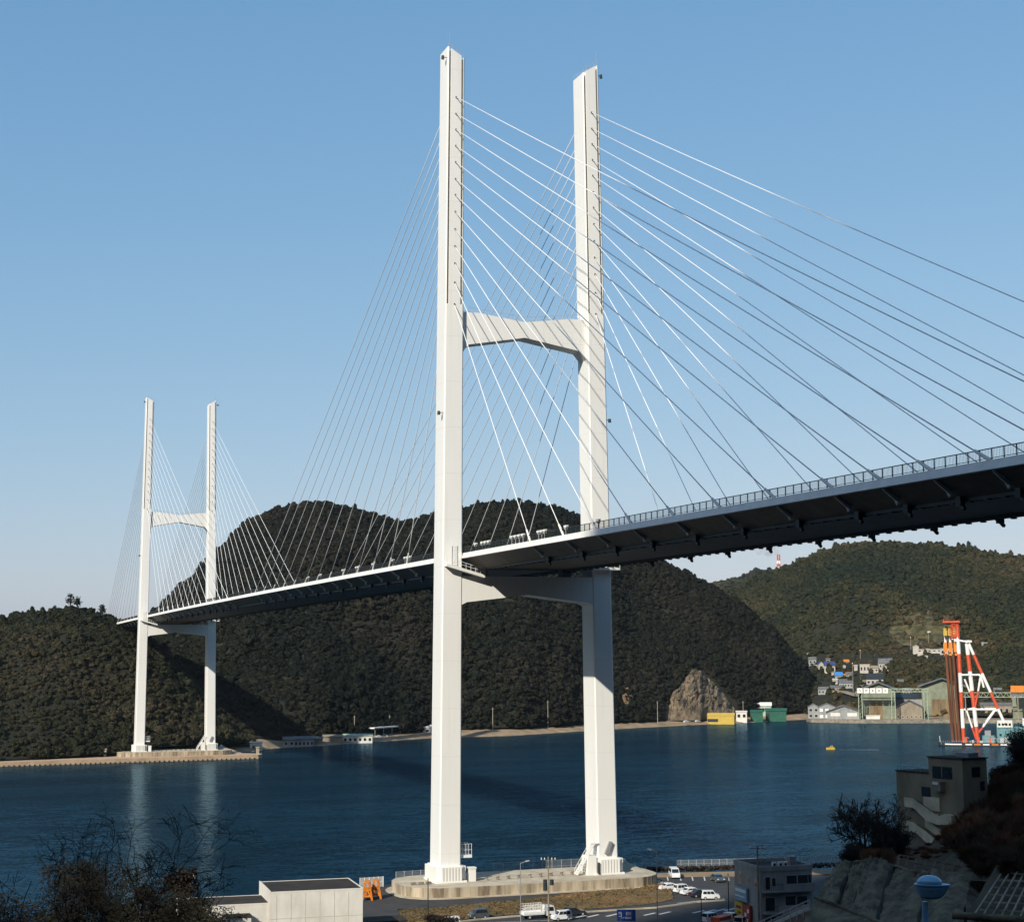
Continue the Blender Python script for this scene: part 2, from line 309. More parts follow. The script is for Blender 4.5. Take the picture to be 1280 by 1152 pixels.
def scatter(name, pts, col, ncr=5):
    """pts: (position, scale, rotation); instances of the crowns in col, one object"""
    me = bpy.data.meshes.new(name); me.from_pydata([p[0] for p in pts], [], [])
    for an, ty in (('tscale', 'FLOAT_VECTOR'), ('trot', 'FLOAT_VECTOR')):
        at = me.attributes.new(an, ty, 'POINT'); k = 1 if an == 'tscale' else 2
        at.data.foreach_set('vector', [c for p in pts for c in p[k]])
    at = me.attributes.new('tidx', 'INT', 'POINT'); at.data.foreach_set('value', [random.randrange(ncr) for _ in pts])
    o = bpy.data.objects.new(name, me); COL.objects.link(o)
    g = bpy.data.node_groups.new(name, 'GeometryNodeTree')
    g.interface.new_socket('Geometry', in_out='INPUT', socket_type='NodeSocketGeometry'); g.interface.new_socket('Geometry', in_out='OUTPUT', socket_type='NodeSocketGeometry')
    n, l = g.nodes, g.links
    i, ou = n.new('NodeGroupInput'), n.new('NodeGroupOutput'); iop = n.new('GeometryNodeInstanceOnPoints'); ci = n.new('GeometryNodeCollectionInfo')
    ci.inputs['Collection'].default_value = col; ci.inputs['Separate Children'].default_value = True; ci.inputs['Reset Children'].default_value = True
    def at_(nm, ty):
        q = n.new('GeometryNodeInputNamedAttribute'); q.data_type = ty; q.inputs['Name'].default_value = nm; return q
    e2r = n.new('FunctionNodeEulerToRotation')
    ix = at_('tidx', 'INT'); ro = at_('trot', 'FLOAT_VECTOR'); sc = at_('tscale', 'FLOAT_VECTOR')
    l.new(i.outputs[0], iop.inputs['Points']); l.new(ci.outputs[0], iop.inputs['Instance']); iop.inputs['Pick Instance'].default_value = True
    l.new(ix.outputs['Attribute'], iop.inputs['Instance Index']); l.new(ro.outputs['Attribute'], e2r.inputs[0]); l.new(e2r.outputs[0], iop.inputs['Rotation'])
    l.new(sc.outputs['Attribute'], iop.inputs['Scale']); l.new(iop.outputs[0], ou.inputs[0])
    md = o.modifiers.new('trees', 'NODES'); md.node_group = g
    return stuff(o)

class Hill:
    """columns: (px, shore distance, shore height, ridge py, ridge distance); a solid hill with front and back slopes"""
    def __init__(s, cols, drop=5, amp=12, pw=.85, seed=0, back=260, off=0): s.c = cols; s.drop = drop; s.amp = amp; s.pw = pw; s.seed = seed; s.back = back; s.off = off
    def pt(s, px, t):
        ds, zs, ry, dr = ip(s.c, px); ds += s.off
        top = PX(px, ry, dr); zr = max(top.z-s.drop, zs+.5)
        if t <= 1:
            d = lerp(ds, dr, t); z = zs+(zr-zs)*t**s.pw
            p = PX(px, ry, d); en = math.sin(math.pi*min(1, t))*min(1, (zr-zs)/60)
            z += s.amp*en*fbm(p.x*.009+s.seed, p.y*.009, s.seed, 4)
        else:
            u = t-1; d = dr+u*s.back; z = zr-(zr+4)*min(1, u)**1.5; p = PX(px, ry, d)
        return Vector((p.x, p.y, z))
    def mesh(s, x0, x1, step, nt=36):
        mb = MB(); cols = []
        n = int((x1-x0)/step)
        rows = [[s.pt(lerp(x0, x1, k/n), 2.0*j/(nt-1) if False else (j/(nt*.7) if j <= nt*.7 else 1+(j-nt*.7)/(nt*.3))) for k in range(n+1)] for j in range(nt+1)]
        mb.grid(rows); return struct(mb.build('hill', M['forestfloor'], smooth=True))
    def trees(s, x0, x1, area, keep=None, tmax=1.12, sc=(.75, 1.25), seed=1):
        rnd = random.Random(seed); pts = []; cell = []
        nx, nt = 90, 26
        P = [[s.pt(lerp(x0, x1, i/nx), tmax*j/nt) for i in range(nx+1)] for j in range(nt+1)]
        for j in range(nt):
            for i in range(nx):
                a = (P[j][i+1]-P[j][i]).cross(P[j+1][i]-P[j][i]).length
                k = a/area; k = int(k)+(rnd.random() < k-int(k))
                for _ in range(k):
                    px = lerp(x0, x1, (i+rnd.random())/nx); t = tmax*(j+rnd.random())/nt
                    p = s.pt(px, t)
                    if keep and not keep(px, t, p, rnd): continue
                    q = (rnd.uniform(*sc) if rnd.random() > .1 else sc[1]*rnd.uniform(1.05, 1.6))*(1+.35*fbm(p.x*.02, p.y*.02, 3, 2))
                    pts.append(((p.x, p.y, p.z-1.5*q), (q*rnd.uniform(.85, 1.15), q*rnd.uniform(.85, 1.15), q*rnd.uniform(.8, 1.3)), (rnd.uniform(-.15, .15), rnd.uniform(-.15, .15), rnd.uniform(0, 6.28))))
        return pts
    def at(s, px, py):
        """point of the front slope seen at that pixel"""
        best = None
        for k in range(0, 101):
            p = s.pt(px, k/100); v = p-CAM; dep = v.dot(FW); y = 576-FPX*v.dot(UP)/dep
            if best is None or abs(y-py) < best[0]: best = (abs(y-py), p)
        return best[1].copy()
left_hill = Hill([(-330, 742, 2.5, 772, 900), (-60, 768, 2.5, 766, 930), (0, 776, 2.5, 763, 930), (50, 780, 2.5, 755, 935), (95, 786, 3, 751, 935), (130, 792, 3, 762, 935), (165, 800, 4, 772, 930),
    (200, 812, 5, 800, 925), (235, 826, 5, 840, 915), (275, 842, 5, 884, 900), (318, 862, 4, 928, 880)], amp=16, seed=2.1)
mid_hill = Hill([(120, 930, 6, 800, 1180), (170, 900, 6, 776, 1180), (195, 890, 6, 757, 1180), (232, 885, 6, 722, 1180), (272, 884, 6, 682, 1180), (310, 882, 5, 646, 1180), (345, 888, 4, 629, 1180), (400, 900, 4, 620, 1190),
    (440, 922, 4, 630, 1200), (500, 955, 4, 645, 1215), (560, 985, 4, 635, 1230), (600, 992, 4, 624, 1240), (645, 1000, 4, 619, 1250), (690, 1030, 4, 626, 1270), (740, 1066, 4, 645, 1290), (800, 1100, 4, 680, 1310),
    (850, 1133, 4, 706, 1325), (882, 1155, 4, 724, 1335), (920, 1178, 4, 746, 1345), (960, 1208, 4, 776, 1350), (1000, 1245, 4, 818, 1350), (1022, 1270, 4, 850, 1350), (1040, 1300, 4, 888, 1350)], amp=26, seed=5.2, off=14)
right_hill = Hill([(780, 1330, 4, 760, 1800), (880, 1320, 4, 742, 1800), (914, 1300, 4, 732, 1800), (951, 1290, 4, 716, 1800), (987, 1270, 4, 701, 1800), (1020, 1245, 4, 687, 1790), (1053, 1225, 4, 677, 1780), (1085, 1215, 4, 671, 1780),
    (1126, 1210, 4, 673, 1780), (1166, 1205, 4, 675, 1770), (1190, 1205, 4, 679, 1760), (1250, 1205, 4, 686, 1750), (1300, 1200, 4, 692, 1740), (1420, 1190, 4, 725, 1700), (1700, 1150, 4, 750, 1600)], amp=20, pw=1.15, seed=9.4, drop=6)
far_hill = Hill([(800, 2900, 0, 745, 3300), (870, 2900, 0, 735, 3300), (905, 2900, 0, 728, 3300), (945, 2900, 0, 714, 3300), (985, 2900, 0, 712, 3300), (1030, 2900, 0, 722, 3300), (1150, 2900, 0, 745, 3300)], amp=10, seed=1, drop=5)
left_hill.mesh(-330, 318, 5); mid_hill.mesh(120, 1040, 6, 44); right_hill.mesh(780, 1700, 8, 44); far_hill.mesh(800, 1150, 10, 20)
def terr(px, py): return ((px-1150)/48)**2+((py-795)/24)**2
def keep_left(px, t, p, r): return True
stuff_l = scatter('forest', left_hill.trees(-200, 316, 6, tmax=1.08, sc=(.26, .55), seed=3), CR_A)
def keep_mid(px, t, p, r):
    if 820 < px < 930:                                    # bare rock outcrop above the beach
        v = p-CAM; y = 576-FPX*v.dot(UP)/v.dot(FW)
        top = ip([(822, 895), (838, 866), (855, 845), (870, 833), (887, 843), (909, 866), (929, 897)], px)[0]
        if y > top+2 and t < .75: return False
    return True
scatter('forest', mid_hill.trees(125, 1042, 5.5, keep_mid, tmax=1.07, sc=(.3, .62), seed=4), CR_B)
def keep_right(px, t, p, r):
    v = p-CAM; y = 576-FPX*v.dot(UP)/v.dot(FW); x = 640+FPX*v.dot(RT)/v.dot(FW)
    if 1005 < x < 1112 and y > 818: return r.random() < .22    # village
    if terr(x, y) < 1: return r.random() < .55*(1 if math.sin(y*1.35+x*.03) > .1 else .05)
    if 1130 < x < 1195 and 802 < y < 826: return r.random() < .08
    if 1110 < x < 1210 and 800 < y < 824: return r.random() < .3
    if y > 868: return r.random() < .35
    return True
scatter('forest', right_hill.trees(840, 1400, 14, keep_right, tmax=1.06, sc=(.38, .78), seed=5), CR_C)
scatter('forest', [((p.x, p.y, p.z), (q*2.2, q*2.2, q*1.6), (0, 0, random.uniform(0, 6))) for p in [far_hill.pt(random.uniform(850, 1060), random.uniform(.2, 1.05)) for _ in range(1500)] for q in [random.uniform(.7, 1.2)]], CR_C)

# unseen mountains added behind the viewpoint to block light: they close half the sky there, and their high end, where the shade implies a hill, keeps the low sun off the near right slope
_L = math.hypot(1, .8); UX, UY = 1/_L, .8/_L
def near_h(n_, q_):
    T = ip([(-1300, 420), (-300, 460), (0, 420), (24, 400), (32, 432), (40, 510), (48, 575), (56, 595), (140, 610), (260, 620), (700, 620), (1300, 560)], n_)[0]
    return T*math.exp(-((q_+800)/(200 if q_ > -800 else 320))**2)
mb = MB(); rows = []; ns = sorted(set([-1300+k*50 for k in range(53)]+[k*3 for k in range(-2, 26)]))
for n_ in ns:
    row = []
    for i in range(70):
        q_ = -1700+i*20; x, y = UX*q_+UY*n_, UY*q_-UX*n_; h = near_h(n_, q_); row.append(Vector((x, y, max(h+min(1, h/60)*10*fbm(x*.008, y*.008, 3)*(0 if 0 < n_ < 80 else 1)-3, -4))))
    rows.append(row)
mb.grid(rows); NH = rows; mtn = struct(mb.build('shade_mountain', M['forestfloor'], smooth=True))
mb = MB(); rows = []
for i in range(61):
    row = []
    for j in range(61):
        x, y = CAM.x-150+i*5, CAM.y-150+j*5; d = math.hypot(x-CAM.x, y-CAM.y); row.append(Vector((x, y, max(45.2-.36*d+(1.0*fbm(x*.05, y*.05) if d > 4 else 0), -3))))
    rows.append(row)
mb.grid(rows); struct(mb.build('hillside', M['forestfloor'], smooth=True))
RG = [(150, -1250, 470), (450, -1050, 500), (850, -850, 500), (1200, -560, 470), (1500, -150, 420), (1650, 250, 330), (1750, 600, 200)]  # second unseen range, added to cut the sky light on the shaded steel
mb = MB(); rows = []
for i in range(73):
    t = i/12; k = min(5, int(t)); t -= k; a, b = RG[k], RG[k+1]; P = Vector((lerp(a[0], b[0], t), lerp(a[1], b[1], t), 0)); nn = Vector((b[1]-a[1], a[0]-b[0], 0)).normalized(); row = []
    for j in range(31):
        u = (j-15)/15; q = P+nn*u*430; row.append(Vector((q.x, q.y, (lerp(a[2], b[2], t)+12*fbm(q.x*.006, q.y*.006, 2))*math.cos(u*math.pi/2)**1.5-4)))
    rows.append(row)
mb.grid(rows); struct(mb.build('shade_mountain', M['forestfloor'], smooth=True))
rr = random.Random(8); pts = []
for _ in range(2600):
    row = rr.choice(NH); p = rr.choice(row)
    if -40 < UY*p.x-UX*p.y < 60: continue
    v = p-CAM
    if p.z < 20: continue
    dep = v.dot(FW)
    if dep > 0 and abs(v.dot(RT)/dep) < .42: continue
    q = rr.uniform(2, 3.5); pts.append(((p.x+rr.uniform(-9, 9), p.y+rr.uniform(-9, 9), p.z-4), (q, q, q), (0, 0, rr.uniform(0, 6))))
scatter('forest', pts, CR_A)  # tree cover of the added range
# ------------------------------------------------------------------ the bridge
bridge = thing('cable_stayed_bridge', 'white cable-stayed bridge with two tall H-shaped towers spanning the strait', 'bridge', (0, 0, 0))
def hs(z): return lerp(32.95/2, 29.55/2, (z-3.7)/165.3)
def wx(z): return lerp(4.35, 3.55, (z-3.7)/165.3)
def wy(z): return lerp(6.4, 5.6, (z-3.7)/165.3)
def deck_z(y): return 67.65-9e-6*(y-240)**2
GZ = 3.9                                                   # top of the footings
def sec(sx, Y, z, slot, dz=0):
    """section of a leg; slot = depth of the corner grooves"""
    cx = sx*hs(z); a, b = wx(z)/2, wy(z)/2; c = .22
    s0, s1 = a-.70, a-.22; d = slot
    q = [(-a+c, -b), (-s1, -b), (-s1, -b+d), (-s0, -b+d), (-s0, -b), (s0, -b), (s0, -b+d), (s1, -b+d), (s1, -b), (a-c, -b), (a, -b+c)]
    q = q+[(-x, -y) for x, y in q[:-1]]+[(-a, b-c)]
    q = q+[(-a, -b+c)]
    # order: after the front right corner come the back right corner and the mirrored front
    front = [(-a+c, -b), (-s1, -b), (-s1, -b+d), (-s0, -b+d), (-s0, -b), (s0, -b), (s0, -b+d), (s1, -b+d), (s1, -b), (a-c, -b)]
    q = front+[(a, -b+c), (a, b-c)]+[(-x, -y) for x, y in front]+[(-a, b-c), (-a, -b+c)]
    return [Vector((cx+x, Y+y, z+(dz(sx*x) if dz else 0))) for x, y in q]
ZS = 117.0
for Y in (0, 480):
    for sx in (-1, 1):
        mb = MB(); slope = lambda x: .62*x
        mb.loft([sec(sx, Y, z, 0) for z in (6.8, 20, 40, 60, 80, 100, ZS)])
        mb.loft([sec(sx, Y, z, 1.0) for z in (ZS, 125, 140, 155)]+[sec(sx, Y, 169.4, 1.0, slope)])
        leg = mb.build('leg', M['white'], bridge)
        # skirt at the foot with ribs standing proud of it
        a, b = wx(5)/2, wy(5)/2; X0 = sx*hs(5)
        mb = MB(); mb.prism([(X0-a-.35, Y-b-.35), (X0+a+.35, Y-b-.35), (X0+a+.35, Y+b+.35), (X0-a-.35, Y+b+.35)], GZ, 7.0)
        base = mb.build('leg_base', M['white'], bridge)
        rb = MB(); rb.bb(-.22, .22, -.65, 0, 0, 3.0); rme = None
        for k in range(7):
            x = X0-a+.35+k*(2*a-.7)/6
            for yy, rz in ((Y-b-.352, 0), (Y+b+.352, math.pi)):
                if k in (1, 2) and sx == -1 and rz == 0: pass
                if rme is None: r0 = rb.build('rib', M['white']); rme = r0.data; bpy.data.objects.remove(r0)
                inst('rib', rme, (x, yy, GZ), base, rz)
        for k in range(8):
            y = Y-b+.3+k*(2*b-.6)/7
            for xx, rz in ((X0-a-.352, -math.pi/2), (X0+a+.352, math.pi/2)): inst('rib', rme, (xx, y, GZ), base, rz)
        mb = MB(); mb.bb(X0-a-.95, X0+a+.95, Y-b-1.0, Y+b+1.0, GZ+.002, GZ+.35); mb.build('base_plate', M['white'], base)
        # railing on the sloping top, lamps, platform at deck level
        z0 = 169.4; a, b = wx(z0)/2, wy(z0)/2; X0 = sx*hs(z0)
        for yy in (Y-b+.15, Y+b-.15):
            mb = MB()
            for k in range(5):
                x = -a+.2+k*(2*a-.4)/4; mb.tube((X0+x, yy, z0+.6*sx*x), (X0+x, yy, z0+.6*sx*x+1.1), .035, n=4)
            mb.beam((X0-a+.2, yy, z0-.6*sx*(a-.2)+1.1), (X0+a-.2, yy, z0+.6*sx*(a-.2)+1.1), .05, .05)
            mb.build('top_railing', M['galv'], leg)
        mb = MB(); mb.tube((X0+sx*(a-.4), Y-b+.4, z0+1), (X0+sx*(a-.4), Y-b+.4, z0+4.2), .05, n=4); mb.build('lightning_rod', M['galv'], leg)
        for zl in (168.3, 95.0):
            X1 = sx*(hs(zl)+wx(zl)/2); yl = Y-wy(zl)/2+.8
            mb = MB(); mb.tube((X1, yl, zl), (X1+sx*.9, yl, zl), .08, n=5); mb.tube((X1+sx*.9, yl, zl-.45), (X1+sx*.9, yl, zl+.3), .34, .28, n=8)
            mb.build('aviation_lamp', M['dark'], leg)
        zp = 64.6; X0 = sx*hs(zp); a, b = wx(zp)/2, wy(zp)/2
        if sx > 0:
            x0, x1 = X0-a-.3, X0+a+1.4; mb = MB(); mb.bb(x0, x1, Y-b-1.5, Y-b-.01, zp-.5, zp); mb.build('platform', M['white'], leg); mb = MB()
            for k in range(6): x = lerp(x0+.05, x1-.05, k/5); mb.tube((x, Y-b-1.45, zp), (x, Y-b-1.45, zp+1.2), .05, n=4)
            for h in (.6, 1.2): mb.beam((x0, Y-b-1.45, zp+h), (x1, Y-b-1.45, zp+h), .07, .07)
            mb.build('platform_railing', M['white'], leg)
        else:
            # walkway sloping down from the leg to the lower crossbeam
            xa, za, xb, zb_, yy = X0-a+.4, 64.7, -9.6, 62.5, Y-b-.8
            mb = MB(); mb.beam((xa, yy, za), (xb, yy, zb_), 1.5, .55); mb.build('walkway', M['white'], leg); mb = MB()
            for k in range(9): t = k/8; x, z = lerp(xa, xb, t), lerp(za, zb_, t)+.25; mb.tube((x, yy-.7, z), (x, yy-.7, z+1.2), .05, n=4)
            for h in (.9, 1.45): mb.beam((xa, yy-.7, za+h), (xb, yy-.7, zb_+h), .07, .07)
            mb.build('walkway_railing', M['white'], leg); mb = MB()
            for dx in (0, 1.1): mb.tube((xa+.6+dx, yy, za), (xa+.6+dx, yy, za+4.6), .06, n=4)
            for k in range(10): mb.beam((xa+.6, yy, za+.4+k*.44), (xa+1.7, yy, za+.4+k*.44), .05, .05)
            mb.build('ladder_cage', M['white'], leg)
    # crossbeams with the haunched outline
    yb = -wy(112)/2+.95; zt = 115.7
    def xin(z): return hs(z)-wx(z)/2-.02
    mb = MB(); poly = [(-xin(zt), zt), (-xin(zt)+3.5, zt), (0, 114.4), (xin(zt)-3.5, zt), (xin(zt), zt), (xin(107.6), 107.4), (xin(109)-1.4, 109.1), (0, 111.2), (-xin(109)+1.4, 109.1), (-xin(107.6), 107.4)]
    mb.extr(poly, (0, Y+yb, 0), (1, 0, 0), (0, 0, 1), (0, 1, 0), -2*yb)
    cb = mb.build('upper_crossbeam', M['white'], bridge)
    for yy in (Y+yb+.1, Y-yb-.1):
        mb = MB()
        for k in range(19): x = lerp(-12, 12, k/18); z = lerp(115.65, 114.4, 1-abs(x)/12)-.1; mb.tube((x, yy, z), (x, yy, z+1.2), .04, n=4)
        for s_ in (-1, 1): mb.beam((s_*12, yy, 116.75), (0, yy, 115.5), .06, .06)
        mb.build('top_railing', M['galv'], cb)
    zt = 62.6
    mb = MB(); poly = [(-xin(zt), zt), (xin(zt), zt), (xin(57), 57.0), (xin(57)-1.0, 57.5), (0, 59.0), (-xin(57)+1.0, 57.5), (-xin(57), 57.0)]
    yb2 = -wy(60)/2+.12
    mb.extr(poly, (0, Y+yb2, 0), (1, 0, 0), (0, 0, 1), (0, 1, 0), -2*yb2)
    lb = mb.build('lower_crossbeam', M['white'], bridge)
    for x in (-9, 9): mb = MB(); mb.bb(x-1, x+1, Y-1.2, Y+1.2, 62.6, 64.55); mb.build('bearing', M['grey'], lb)
# inspection platform, cabinet and stairs at the feet of the near tower
for Y, first in ((0, True), (480, False)):
    X0 = -hs(8)+wx(8)/2
    mb = MB(); mb.bb(X0+.05, X0+2.5, Y-2.4, Y+.2, 8.3, 8.8); pl = mb.build('inspection_platform', M['white'], bridge)
    mb = MB()
    for k in range(5):
        for yy in (Y-2.35, Y+.15): mb.tube((X0+.1+k*.58, yy, 8.8), (X0+.1+k*.58, yy, 10.9), .05, n=4)
    for h in (9.8, 10.9):
        for yy in (Y-2.35, Y+.15): mb.beam((X0+.05, yy, h), (X0+2.5, yy, h), .06, .06)
    mb.build('platform_railing', M['white'], pl)
    mb = MB(); mb.bb(X0+1.7, X0+3.0, Y-3.3, Y-2.0, GZ, 6.3); mb.bb(X0+1.6, X0+3.1, Y-3.4, Y-1.9, 6.3, 6.55); mb.build('cabinet', M['white'], bridge)
    X0 = hs(8)-wx(8)/2; b = wy(8)/2
    mb = MB(); mb.bb(X0-2.4, X0-.55, Y-b-.6, Y-b+2.6, GZ, 7.6); ho = mb.build('entrance_block', M['white'], bridge)
    mb = MB(); mb.bb(X0-.52, X0-.1, Y-b-1.3, Y-b-1.05, GZ+.3, 6.4); mb.build('door', M['dark'], ho)
    mb = MB()
    for yy in (Y-b-.2, Y-b+1.0): mb.beam((X0-4.6, yy, GZ+.1), (X0-.8, yy, 10.0), .14, .32)
    for k in range(16):
        t = (k+.5)/16; mb.bb(lerp(X0-4.6, X0-.8, t)-.2, lerp(X0-4.6, X0-.8, t)+.2, Y-b-.2, Y-b+1.0, lerp(GZ+.1, 10, t)-.04, lerp(GZ+.1, 10, t)+.04)
    for yy in (Y-b-.2, Y-b+1.0):
        mb.beam((X0-4.6, yy, GZ+1.2), (X0-.8, yy, 11.1), .07, .07)
        for k in range(6):
            t = k/5; x = lerp(X0-4.6, X0-.8, t); z = lerp(GZ+.1, 10, t); mb.tube((x, yy, z), (x, yy, z+1.1), .04, n=4)
    mb.bb(X0-1.4, X0+.02, Y-b-.3, Y-b+1.2, 9.9, 10.1)
    mb.build('stair', M['white'], bridge)
    mb = MB(); mb.extr([(X0+1.3, 8.0), (X0+2.1, 8.0), (X0+2.9, 10.2), (X0+2.3, 10.3)], (0, Y-b-.05, 0), (1, 0, 0), (0, 0, 1), (0, -1, 0), .6); mb.build('shade_wedge', M['grey'], bridge)  # grey wedge standing in for a diagonal shade mark on the leg
# deck: one continuous girder on both sides of the towers
YS = [-212+ (690+212)*k/60 for k in range(61)]
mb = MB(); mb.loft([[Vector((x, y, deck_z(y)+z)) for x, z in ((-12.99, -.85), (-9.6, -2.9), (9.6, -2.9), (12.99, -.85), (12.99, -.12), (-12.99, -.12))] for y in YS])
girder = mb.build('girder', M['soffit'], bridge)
mb = MB(); mb.loft([[Vector((x, y, deck_z(y)+z)) for x, z in ((-12.2, -.11), (12.2, -.11), (12.2, -.05), (-12.2, -.05))] for y in YS]); mb.build('roadway', M['asph'], girder)
for s_ in (-1, 1):
    mb = MB(); mb.loft([[Vector((s_*x, y, deck_z(y)+z)) for x, z in ((13.0, -1.0), (13.85, -1.0), (13.55, 0), (13.0, 0))] for y in YS]); mb.build('edge_beam', M['beam'], bridge)
    mb = MB()
    for x in (s_*9.45, s_*8.3): mb.loft([[Vector((x+a, y, deck_z(y)-2.9+z)) for a, z in ((-.15, -.36), (.15, -.36), (.15, -.01), (-.15, -.01))] for y in YS])
    rail = mb.build('inspection_rail', M['dark'], girder)
    mb = MB()
    for k in range(296):
        y = -210+k*3.03; mb.bb(s_*9.45-.28, s_*9.45+.28, y-.28, y+.28, deck_z(y)-3.42, deck_z(y)-3.27)
    o = mb.build('rail_hanger', M['dark'], girder); stuff(o)
# railing: one panel object per bay where they show largest, the rest as one part
def panel(mb, x, y0, y1):
    z0, z1 = deck_z(y0), deck_z(y1)
    mb.bb(x-.05, x+.05, y0-.05, y0+.05, z0, z0+1.12)
    for h, t in ((1.14, .05), (.16, .035)): mb.beam((x, y0, z0+h), (x, y1, z1+h), .07, t*2)
    for k in range(1, 8): y = lerp(y0, y1, k/8); mb.bb(x-.012, x+.012, y-.012, y+.012, lerp(z0, z1, k/8)+.16, lerp(z0, z1, k/8)+1.1)
yb = -210.0; far = MB()
while yb < 688:
    if yb < -4:
        mb = MB(); panel(mb, -13.4, yb, yb+2); mb.build('railing_panel', M['dark'], bridge, fixn=False)
    else: panel(far, -13.4, yb, yb+2)
    panel(far, 13.4, yb, yb+2); yb += 2
stuff(far.build('railing', M['dark'], bridge, fixn=False))
# stay cables
ZA = [117.2, 121.6, 125.5, 129, 132.5, 136.1, 139.6, 142.9, 146.4, 149.8, 153.2, 156.5, 160]
SIDE = [40.5, 56.5, 70.5, 84.5, 99.5, 114, 129, 143, 153.3, 163.3, 173.5, 184, 194.5]
MAIN = [38+14.7*k for k in range(13)]
for Y, dirs in ((0, ((-1, SIDE), (1, MAIN))), (480, ((-1, MAIN), (1, SIDE)))):
    for dy, ys in dirs:
        for sx in (-1, 1):
            for z, yy in zip(ZA, ys):
                top = Vector((sx*(hs(z)), Y+dy*(wy(z)/2-.25), z)); yd = Y+dy*yy
                bot = Vector((sx*13.38, yd, deck_z(yd)+.05))
                mb = MB(); d = (top-bot).normalized(); L = (top-bot).length; pts = []
                for k in range(9):
                    t = k/8; p = bot.lerp(top, t); p.z -= 4*t*(1-t)*L*L*.0000125; pts.append(p)
                mb.path(pts, [.078]*9, 6); cab = mb.build('cable', M['cable'], bridge, smooth=True, fixn=False)
                mb = MB(); mb.tube(bot-d*.6, bot+d*2.6, .24, .17, n=8); mb.build('cable_socket', M['beam'], cab)
                mb = MB(); mb.tube(top-d*.55, top, .17, .2, n=8); mb.build('tower_socket', M['dark'], cab)
                mb = MB(); zz = deck_z(yd)
                mb.extr([(13.0, -1.02), (13.0, -1.15), (11.4, -2.35), (11.0, -2.3), (10.6, -2.0), (12.6, -.98)], (0, yd-.12, zz), (sx, 0, 0), (0, 0, 1), (0, 1, 0), .24)
                p0 = Vector((sx*11.3, yd-dy*.25, zz-2.0)); mb.tube(p0, p0+Vector((-sx*.15, dy*.5, -.75)), .2, .26, n=8); mb.build('anchorage', M['beam'], bridge)
                mb = MB(); mb.bb(sx*9.9-.3, sx*9.9+.3, yd-.5, yd+.4, zz-3.7, zz-2.7); mb.beam((sx*9.9, yd, zz-3.5), (sx*9.9, yd-.8, zz-4.1), .35, .35); mb.build('rail_bracket', M['dark'], bridge)
# white floodlights standing along the deck edge near the towers
for Y, ys in ((0, (-70, -56, -46, -44.5, -43, -35, -33, -31, -29, -16, -14, -12, -8, 6, 38, 40, 42, 52, 70, 84, 86, 100, 125, 140)), (480, (-60, -40, -30, 30, 40))):
    for y in ys:
        yd = Y+y; z = deck_z(yd); mb = MB()
        mb.tube((-12.7, yd, z-.1), (-12.7, yd, z+1.1), .09, n=6); mb.extr([(-.25, 1.0), (.25, 1.0), (.62, 1.55), (.62, 1.7), (-.62, 1.7), (-.62, 1.55)], (-12.9, yd, z), (0, 1, 0), (0, 0, 1), (1, 0, 0), .4)
        mb.build('floodlight', M['white'], bridge)
# footings
def rrect(x0, x1, y0, y1, r, n=5, sh=0):
    out = []
    for cx, cy, a0 in ((x1-r, y1-r, 0), (x0+r, y1-r, 90), (x0+r, y0+r, 180), (x1-r, y0+r, 270)):
        for k in range(n+1):
            a = R(a0+90*k/n); out.append((cx+r*math.cos(a), cy+r*math.sin(a)))
    return out
for Y in (0, 480):
    poly = rrect(-26.5, 26.5, Y-10.5, Y+9.5, 8)
    mb = MB(); mb.prism(poly, 0.6, GZ-.005); ft = mb.build('footing', M['concw'], bridge)
    top = [(x*.994, Y+(y-Y)*.985) for x, y in poly]
    mb = MB(); mb.prism(top, GZ-.3, GZ); mb.build('footing_slab', M['conc'], ft)
    for k in range(9):
        mb = MB(); x = -9+k*2.3; mb.tube((x, Y-3+.2*k, GZ), (x, Y-3+.2*k, GZ+.5), .35, .3, n=7); mb.beam((x-.4, Y-3.2+.2*k, GZ+.55), (x+.5, Y-2.8+.2*k, GZ+.6), .12, .12); mb.build('mooring_post', M['concd'], ft)
    for x in (-24, -22.5, -21): mb = MB(); mb.bb(x-.5, x+.5, Y-4.3, Y-3.7, GZ, GZ+.5); mb.build('concrete_block', M['concd'], ft)
    mb = MB(); x = 22.5; mb.loft([[Vector((x+math.cos(a)*r, Y+3.5+math.sin(a)*r, z)) for a in [2*math.pi*k/10 for k in range(10)]] for r, z in ((3.9, GZ-.02), (.8, GZ+1.4), (.6, GZ+1.5))]); mb.build('slab_mound', M['conc'], ft)
    mb = MB(); mb.bb(x-.4, x+.4, Y+3.1, Y+3.9, GZ+1.4, GZ+2.0); mb.build('mound_cap', M['white'], ft)
